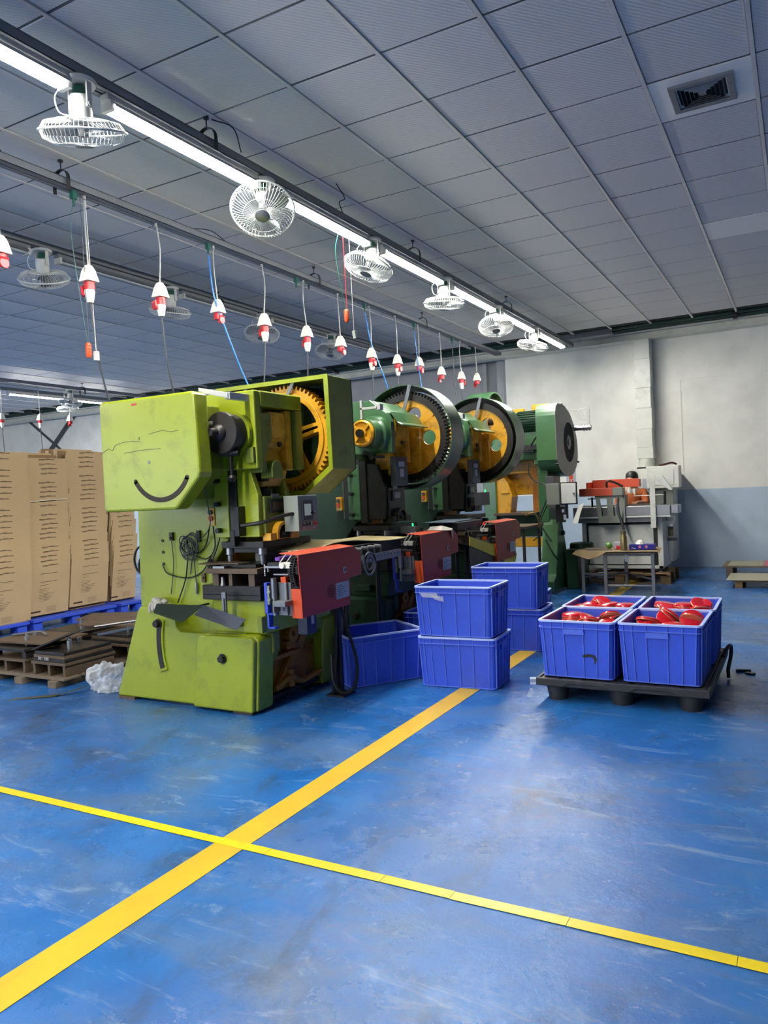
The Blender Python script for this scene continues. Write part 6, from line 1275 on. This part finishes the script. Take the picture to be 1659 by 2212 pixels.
# work table with brown paper
tb = thing('work_table', 'grey steel legged table with brown paper top before the white machine', 'table', (-2.1, 10.2, 0))
tp4 = [(-2.60, 10.02), (-2.24, 9.84), (-1.62, 9.86), (-1.70, 10.62), (-2.14, 10.68), (-2.60, 10.5)]
b = MB(); b.prism(tp4, 'z', .53, .555); b.build('table_top', WOODG, tb)
for x, y in ((-2.24, 9.88), (-1.66, 9.90), (-2.575, 10.07), (-2.13, 10.62)):
    b = MB(); b.box(x-.02, y-.02, 0, x+.02, y+.02, .53); b.build('leg', GALV, tb, bevel=.002)
for (xa, ya, xb, yb2, z) in ((-2.24, 9.88, -1.66, 9.90, .12), (-2.575, 10.07, -2.24, 9.88, .25), (-2.24, 9.88, -1.66, 9.9, .51), (-2.575, 10.07, -2.13, 10.62, .2), (-2.13, 10.62, -1.66, 9.9, .2)):
    b = MB(); b.cyl((xa, ya, z), (xb, yb2, z), .014, n=6); b.build('stretcher', GALV, tb)
b = MB(); v = [(-2.64, 9.98, .565), (-2.2, 9.80, .562), (-1.60, 9.82, .562), (-1.56, 9.80, .54), (-1.62, 10.4, .562), (-2.62, 10.4, .565), (-2.68, 9.93, .52), (-2.45, 9.84, .46), (-2.30, 9.80, .49), (-2.26, 9.79, .53), (-2.68, 10.2, .52)]
b.add(v, [(0, 1, 2, 4, 5), (2, 3, 4), (0, 6, 7, 1), (7, 8, 9, 1), (0, 5, 10, 6)]); ob = b.build('brown_paper', mat('brown_kraft_paper', (150, 128, 92), .85, var=.1, bump=.4, bscale=14), None, loc=(-2.1, 10, .56)); q = ob.modifiers.new('t', 'SOLIDIFY'); q.thickness = .003
tag(ob, 'crumpled brown paper drooping over the left end of the table', 'paper')
b = MB(); b.lathe([(0, 0), (.042, 0), (.043, .17), (.03, .20), (.03, .205), (.036, .207), (.036, .245), (.0, .247)], (-2.02, 9.96, .567), n=24)
th_ = thing('thermos_flask', 'tall brushed gold thermos flask on the paper covered table', 'flask', (-2.02, 9.96, .567)); GOLD = mat('brushed_gold', (176, 158, 110), .3, metal=.8, var=.05); b.build('flask_body', GOLD, th_, smooth=True)
b = MB(); b.lathe([(.0365, .24), (.037, .25), (0, .251)], (-2.02, 9.96, .567), n=24); b.build('flask_lid', STEEL, th_, smooth=True)
bx = thing('blue_box', 'flat dark blue carton with round pink marks behind the flask', 'box', (-1.82, 10.05, .567)); b = MB(); b.obox((-1.81, 10.08, .60), (.155, .08, .032), .03); b.build('carton_body', mat('royal_blue_print', (24, 22, 150), .4), bx)
b = MB(); b.cyl((-1.83, 9.999, .605), (-1.83, 9.997, .605), .018, n=16); b.cyl((-1.75, 10.001, .605), (-1.75, 9.999, .605), .018, n=16); b.build('round_mark', PINK, bx)
b = MB(); b.tube([(-1.93, 9.994, .582), (-1.915, 9.994, .597), (-1.905, 9.994, .582), (-1.88, 9.995, .587)], .003, 5); b.build('white_mark', WHT, bx)
b = MB(); b.obox((-2.12, 10.2, .61), (.07, .08, .04), .2); wb_ = tag(b.build('red_white_box', LABEL, None, loc=(-2.12, 10.2, .567)), 'small white box with red front left of the flask', 'box')
b = MB(); b.obox((-2.10, 10.10, .59), (.045, .01, .02), .2); tag(b.build('red_packet', REDP, None, loc=(-2.1, 10.1, .567)), 'small red packet left of the flask', 'packet')
b = MB(); b.lathe([(0, 0), (.04, .005), (.045, .05), (.03, .07), (0, .072)], (0, 0, 0), n=16); o = b.build('green_cup', mat('green_yellow_cup', (90, 150, 50), .4, var=.3, scale=12), None, smooth=True); o.location = (-2.27, 10.1, .605); o.rotation_euler = (0, 1.2, .4); tag(o, 'green and yellow cup lying on the table', 'cup')
b = MB(); b.obox((-2.32, 9.98, .572), (.14, .012, .005), .06); b.obox((-2.42, 10.0, .574), (.08, .02, .008), -.05); tag(b.build('knife', GALV, None, loc=(-2.3, 9.98, .567)), 'long grey knife lying left of the flask', 'knife')
b = MB(); b.lathe([(0, .05), (.03, .045), (.05, .02), (.06, 0), (0, 0)], (-1.85, 10.15, .632), n=9); tag(b.build('tissue_ball', WHT, None, loc=(-1.85, 10.15, .63)), 'crumpled white tissue on the blue carton', 'tissue')
b = MB(); b.lathe([(0, -.11), (.02, -.1), (.03, -.05), (.025, 0), (0, 0)], (-1.97, 9.88, .53), n=9); tag(b.build('plastic_bag', PLASTIC, None, smooth=True, loc=(-1.97, 9.88, .53)), 'small clear bag hanging under the table edge', 'bag')
# low pallets at right
wood_pallet('wooden_pallet', -1.05, 11.95, .55, 12.75, 'wooden pallet with grey and pink card at the wall foot, right edge', 6, .15, WOODG)
b = MB(); b.box(-.98, 12.0, .152, -.52, 12.7, .157); tag(b.build('card_sheet', GREYC, None, loc=(-.75, 12.3, .152)), 'grey card sheet on the rear pallet', 'card')
b = MB(); b.box(-.515, 12.0, .152, -.20, 12.7, .159); tag(b.build('card_sheet', PINK, None, loc=(-.3, 12.3, .152)), 'pink card sheet on the rear pallet', 'card')
b = MB(); b.box(-.22, 12.0, .16, .4, 12.6, .32); tag(b.build('card_stack', PINK, None, loc=(.1, 12.3, .16)), 'stack of pink card at the right frame edge', 'card')
wood_pallet('wooden_pallet', -.84, 10.75, .6, 11.45, 'wooden pallet with sagging grey card, nearer one at the right edge', 6, .10, WOOD)
b = MB(); b.box(-.9, 10.72, .102, .6, 11.5, .107); tag(b.build('card_sheet', GREYC, None, loc=(-.1, 11.1, .102)), 'sagging grey card sheet on the nearer right pallet', 'card')

# ------------------------------------------------------------------ cartons on blue pallets at left
random.seed(17)
BSH = BOARD
ORD = ['first', 'second', 'third', 'fourth', 'fifth', 'sixth', 'seventh', 'eighth', 'ninth', 'tenth', 'eleventh', 'twelfth', 'thirteenth', 'fourteenth', 'fifteenth', 'sixteenth', 'seventeenth', 'eighteenth', 'nineteenth', 'twentieth', 'twenty-first', 'twenty-second', 'twenty-third', 'twenty-fourth']
def carton_stack(cy, wy, xf, nsh, name, zb, ztop, tiltrow, rz=0.0, proto=[None]):
    """shingled flat cartons standing on edge, facing +X; front sheet lowest, each next one further back and higher"""
    for k in range(nsh):
        u = k/(nsh-1)
        H0 = .62
        z0 = zb+(ztop-zb-H0)*u*(1 if k else 0); z1 = z0+H0
        xx = xf-.05+random.uniform(-.002,.002); dy_ = random.uniform(-.024, .024)+tiltrow*u
        t = thing('flat_carton', ORD[k]+' flat carton from the bottom in the '+name, 'carton', (xx, cy+dy_, z0), 'flat cartons in the '+name)
        if k == 0: t['label'] = 'lowest flat carton with the largest print in the '+name
        if k == nsh-1: t['label'] = 'topmost flat carton in the '+name
        b = MB(); ty = random.uniform(-.006, .006)
        b.add([(xx, cy+dy_-wy/2, z0), (xx, cy+dy_+wy/2, z0+ty), (xx+.095, cy+dy_+wy/2-.004, z1+ty), (xx+.095, cy+dy_-wy/2+.004, z1),
               (xx-.007, cy+dy_-wy/2, z0), (xx-.007, cy+dy_+wy/2, z0+ty), (xx+.088, cy+dy_+wy/2-.004, z1+ty), (xx+.088, cy+dy_-wy/2+.004, z1)], [(0, 1, 2, 3), (4, 7, 6, 5), (0, 4, 5, 1), (1, 5, 6, 2), (2, 6, 7, 3), (3, 7, 4, 0)])
        b.build('board', BSH, t)
        b = MB()
        def q(ya, yb_, za, zb_):
            sx = lambda z: xx+.0012+.095*(z-z0)/H0
            b.add([(sx(za), cy+dy_+ya, za), (sx(za), cy+dy_+yb_, za), (sx(zb_), cy+dy_+yb_, zb_), (sx(zb_), cy+dy_+ya, zb_)], [(0, 1, 2, 3)])
        zt = z1-.018
        if k % 7 != 5: q(-.10, .13, zt-.004, zt+.003); q(.0, .06, zt+.006, zt+.010); q(-.10, -.02, zt-.013, zt-.009)
        if k == 0:
            for r in range(9): q(-.13, -.02+.02*(r % 3), z0+.17+.018*r, z0+.173+.018*r)
            for r in range(5): q(-.06, .10-.02*r, z0+.26-.02*r, z0+.263-.02*r)
            q(-.24, -.10, z0+.035, z0+.055)
            for r in range(6): q(-.02, .12+.01*(r % 2), z0+.03+.012*r, z0+.032+.012*r)
            q(-.12, .12, z0+.40, z0+.405); q(-.12, .0, z0+.36, z0+.364); q(-.12, .12, z0+.50, z0+.505)
        b.build('print', INK, t, kind='stuff')
carton_stack(5.46, .74, -8.05, 22, 'left pile cut by the frame', .12, 2.12, .04)
carton_stack(6.12, .60, -8.12, 24, 'middle pile', .15, 2.06, .05)
carton_stack(6.78, .60, -8.16, 24, 'right pile beside the lime press', .17, 2.16, .0)
carton_stack(7.40, .42, -8.20, 20, 'narrow pile behind the lime press', .15, 2.05, .0)
for cx, cy, wy, h, lb in ((-8.40, 5.42, .72, 2.14, 'left'), (-8.46, 6.14, .56, 2.14, 'middle'), (-8.50, 6.80, .58, 2.22, 'right'), (-8.54, 7.45, .42, 2.1, 'narrow')):
    t = thing('carton_bundle', 'tall bundle of flat cartons backing the %s carton pile' % lb, 'cartons', (cx, cy, .13)); random.seed(int(cy*10))
    for k in range(6):
        b = MB(); x = cx-.2+.075*k; dz = random.uniform(-.05, .0); b.box(x, cy-wy/2+random.uniform(0, .02), .13, x+.07, cy+wy/2-random.uniform(0, .02), h+dz); b.build('carton_layer', BOARD2 if k % 2 else BOARD, t)
    b = MB(); b.box(cx+.252, cy-wy/2, 1.49, cx+.256, cy+wy/2, 1.50)
b = MB(); b.tube([(-8.055, 5.84, 1.53), (-8.05, 6.1, 1.545), (-8.055, 6.42, 1.555)], .004, 4); tag(b.build('strapping_band', WHT, None, loc=(-8.3, 6.1, 1.54)), 'white strapping band across the middle carton pile', 'strap')
for cy, w_, lb in ((5.2, 1.15, 'left'), (6.45, 1.25, 'middle'), (7.5, .7, 'right')):
    t = thing('blue_pallet', 'blue plastic pallet under the %s cartons' % lb, 'pallet', (-8.5, cy, 0), 'blue pallets under the cartons')
    b = MB(); b.box(-9.0, cy-w_/2, .09, -8.02, cy+w_/2, .125); b.build('deck', CRATE, t, bevel=.003)
    for y in (cy-w_/2+.08, cy, cy+w_/2-.08):
        for x in (-8.12, -8.9): b = MB(); b.box(x-.07, y-.06, 0, x+.07, y+.06, .09); b.build('foot', CRATE, t)
# machine top behind cartons
fm = thing('far_machine', 'pale machine with black top panel rising behind the right carton pile', 'machine', (-10.6, 9.0, 0))
b = MB(); b.box(-11.2, 8.6, 0, -10.5, 9.3, 2.28); b.build('machine_body', WHTE, fm, bevel=.02); b = MB(); b.box(-10.5, 8.85, 2.05, -10.47, 9.3, 2.32); b.build('black_panel', BLK, fm); b = MB(); b.box(-10.5, 8.75, 1.6, -10.3, 9.4, 1.98); b.build('front_hood', GREYB, fm, bevel=.06)

# ------------------------------------------------------------------ die sets on the low pallet at left
t = thing('wooden_pallet', 'low weathered wooden pallet under the stored die sets', 'pallet', (-5.9, 4.8, 0))
for k in range(7):
    b = MB(); b.box(-6.85, 4.03+.2*k, .055, -5.22, 4.03+.2*k+.17, .072); b.build('board', WOODG, t, bevel=.002)
for x in (-6.7, -6.1, -5.75, -5.33):
    b = MB(); b.box(x-.05, 4.0, 0, x+.05, 5.45, .055); b.build('bearer', WOODG, t, bevel=.003)
def stored_die(x0, y0, w_, d_, label, z=.073, h1=.09, mark=None, gap=.0, top=True):
    t = thing('stored_die', label, 'die', (x0+w_/2, y0+d_/2, z), 'stored die sets')
    for xa in (x0, x0+w_-.03, x0+w_*.5-.015):
        b = MB(); b.box(xa, y0, z, xa+.03, y0+d_, z+h1); b.build('riser', RUST, t)
    b = MB(); b.box(x0-.01, y0-.01, z+h1, x0+w_+.01, y0+d_+.01, z+h1+.022); b.build('lower_shoe', RUST, t, bevel=.002)
    zz = z+h1+.022
    if gap:
        for xa in (x0+.03, x0+w_-.06): b = MB(); b.box(xa, y0+.02, zz, xa+.05, y0+.1, zz+gap); b.build('spacer', DKST, t)
        zz += gap
    for q in range(3 if not gap else 1):
        b = MB(); b.box(x0+.01*q, y0+.005*q, zz, x0+w_-.01*q, y0+d_-.01, zz+.026); b.build('die_plate', DKST if q % 2 == 0 else RUST, t, bevel=.002); zz += .028
    if top:
        b = MB(); b.lathe([(0, 0), (.024, 0), (.024, .07), (.014, .075), (.014, .095), (0, .1)], (x0+w_*.62, y0+d_*.35, zz-.002), n=14); b.build('guide_post', STEEL, t, smooth=True)
        b = MB(); b.lathe([(0, 0), (.02, 0), (.02, .05), (0, .052)], (x0+w_*.3, y0+d_*.75, zz-.002), n=14); b.build('guide_post', STEEL, t, smooth=True)
    if mark: text('chalk_mark', mark, .04, CHALK, t, (x0+w_*.22, y0-.0125, z+h1+.038), (PI/2, 0, 0))
    return t, zz
_, z1_ = stored_die(-5.66, 4.08, .40, .50, 'stored die with chalk numbers, front right on the low pallet', mark='001 580')
stored_die(-6.28, 4.08, .52, .5, 'stored die with a wide rusty top plate, front left on the low pallet', mark=None, gap=.06)
stored_die(-5.72, 4.72, .5, .5, 'stored die leaning behind the chalk marked one', h1=.12)
stored_die(-6.45, 4.78, .55, .5, 'stored die at the back left of the low pallet', h1=.10)
b = MB(); b.obox((-5.55, 4.25, .335), (.17, .13, .007), .35, .0, -.35); tag(b.build('loose_plate', DKST, None, loc=(-5.55, 4.25, .33)), 'dark plate tilted on the chalk marked die', 'plate')
b = MB(); b.obox((-6.0, 4.4, .30), (.34, .24, .007), .06); tag(b.build('loose_plate', RUST, None, loc=(-6, 4.4, .3)), 'wide rusty plate on the front left die', 'plate')
b = MB(); b.obox((-5.6, 4.95, .37), (.3, .2, .006), .5, .05, .05); tag(b.build('loose_plate', RUST, None, loc=(-5.6, 4.95, .37)), 'rusty plate over the rear right die', 'plate')
b = MB(); b.tube([(-6.3, 4.35, .315), (-6.1, 4.5, .33), (-5.95, 4.45, .32)], .012, 8); b.tube([(-5.62, 4.7, .36), (-5.0, 4.72, .45)], .011, 8); tag(b.build('steel_rod', STEEL, None, loc=(-6, 4.5, .33)), 'bent bright steel rod lying on the stored dies', 'rod')
b = MB(); b.obox((-6.1, 5.35, .33), (.32, .18, .012), .4); tag(b.build('loose_plate', RUST, None, loc=(-6.1, 5.3, .3)), 'long rusty plate at the back of the low pallet', 'plate')
b = MB(); b.quad((-5.36, 3.60, .002), (-5.34, 3.66, .002), (-5.06, 3.88, .01), (-5.05, 3.82, .01), .003); b.quad((-5.06, 3.88, .01), (-5.05, 3.82, .01), (-4.93, 3.98, .04), (-4.95, 4.03, .04), .003); tag(b.build('metal_strip', mat('olive_strip', (86, 80, 50), .5), None, loc=(-5.2, 3.8, 0)), 'bent olive metal strip on the floor left of the lime press', 'strip')
b = MB(); b.tube([(-5.0, 4.2, .41), (-4.66, 4.5, .47)], .012, 6); tag(b.build('steel_rod', STEEL, None, loc=(-4.8, 4.4, .44)), 'steel bar sticking out toward the lime press leg', 'rod')
# plastic bag
me = bpy.data.meshes.new('plastic_bag'); import bmesh
bm = bmesh.new(); bmesh.ops.create_icosphere(bm, subdivisions=5, radius=1)
from mathutils import noise
for v in bm.verts:
    p = v.co.copy(); n1 = noise.noise(p*1.6)*.30+abs(noise.noise(p*3.2))*.30+abs(noise.noise(p*7))*.06
    v.co = Vector((p.x*.19, p.y*.14, p.z*.145))*(.82+n1)
    v.co.z = max(v.co.z+.085, .004)
for f in bm.faces: f.smooth = True
bm.to_mesh(me); bm.free(); o = bpy.data.objects.new('plastic_bag', me); C.objects.link(o); o.location = (-4.80, 4.12, 0); me.materials.append(PLASTIC)
tag(o, 'crumpled clear plastic bag on the floor against the lime press leg', 'bag')
# tidy: drop the helper property
for o in bpy.data.objects:
    if '_w' in o: del o['_w']
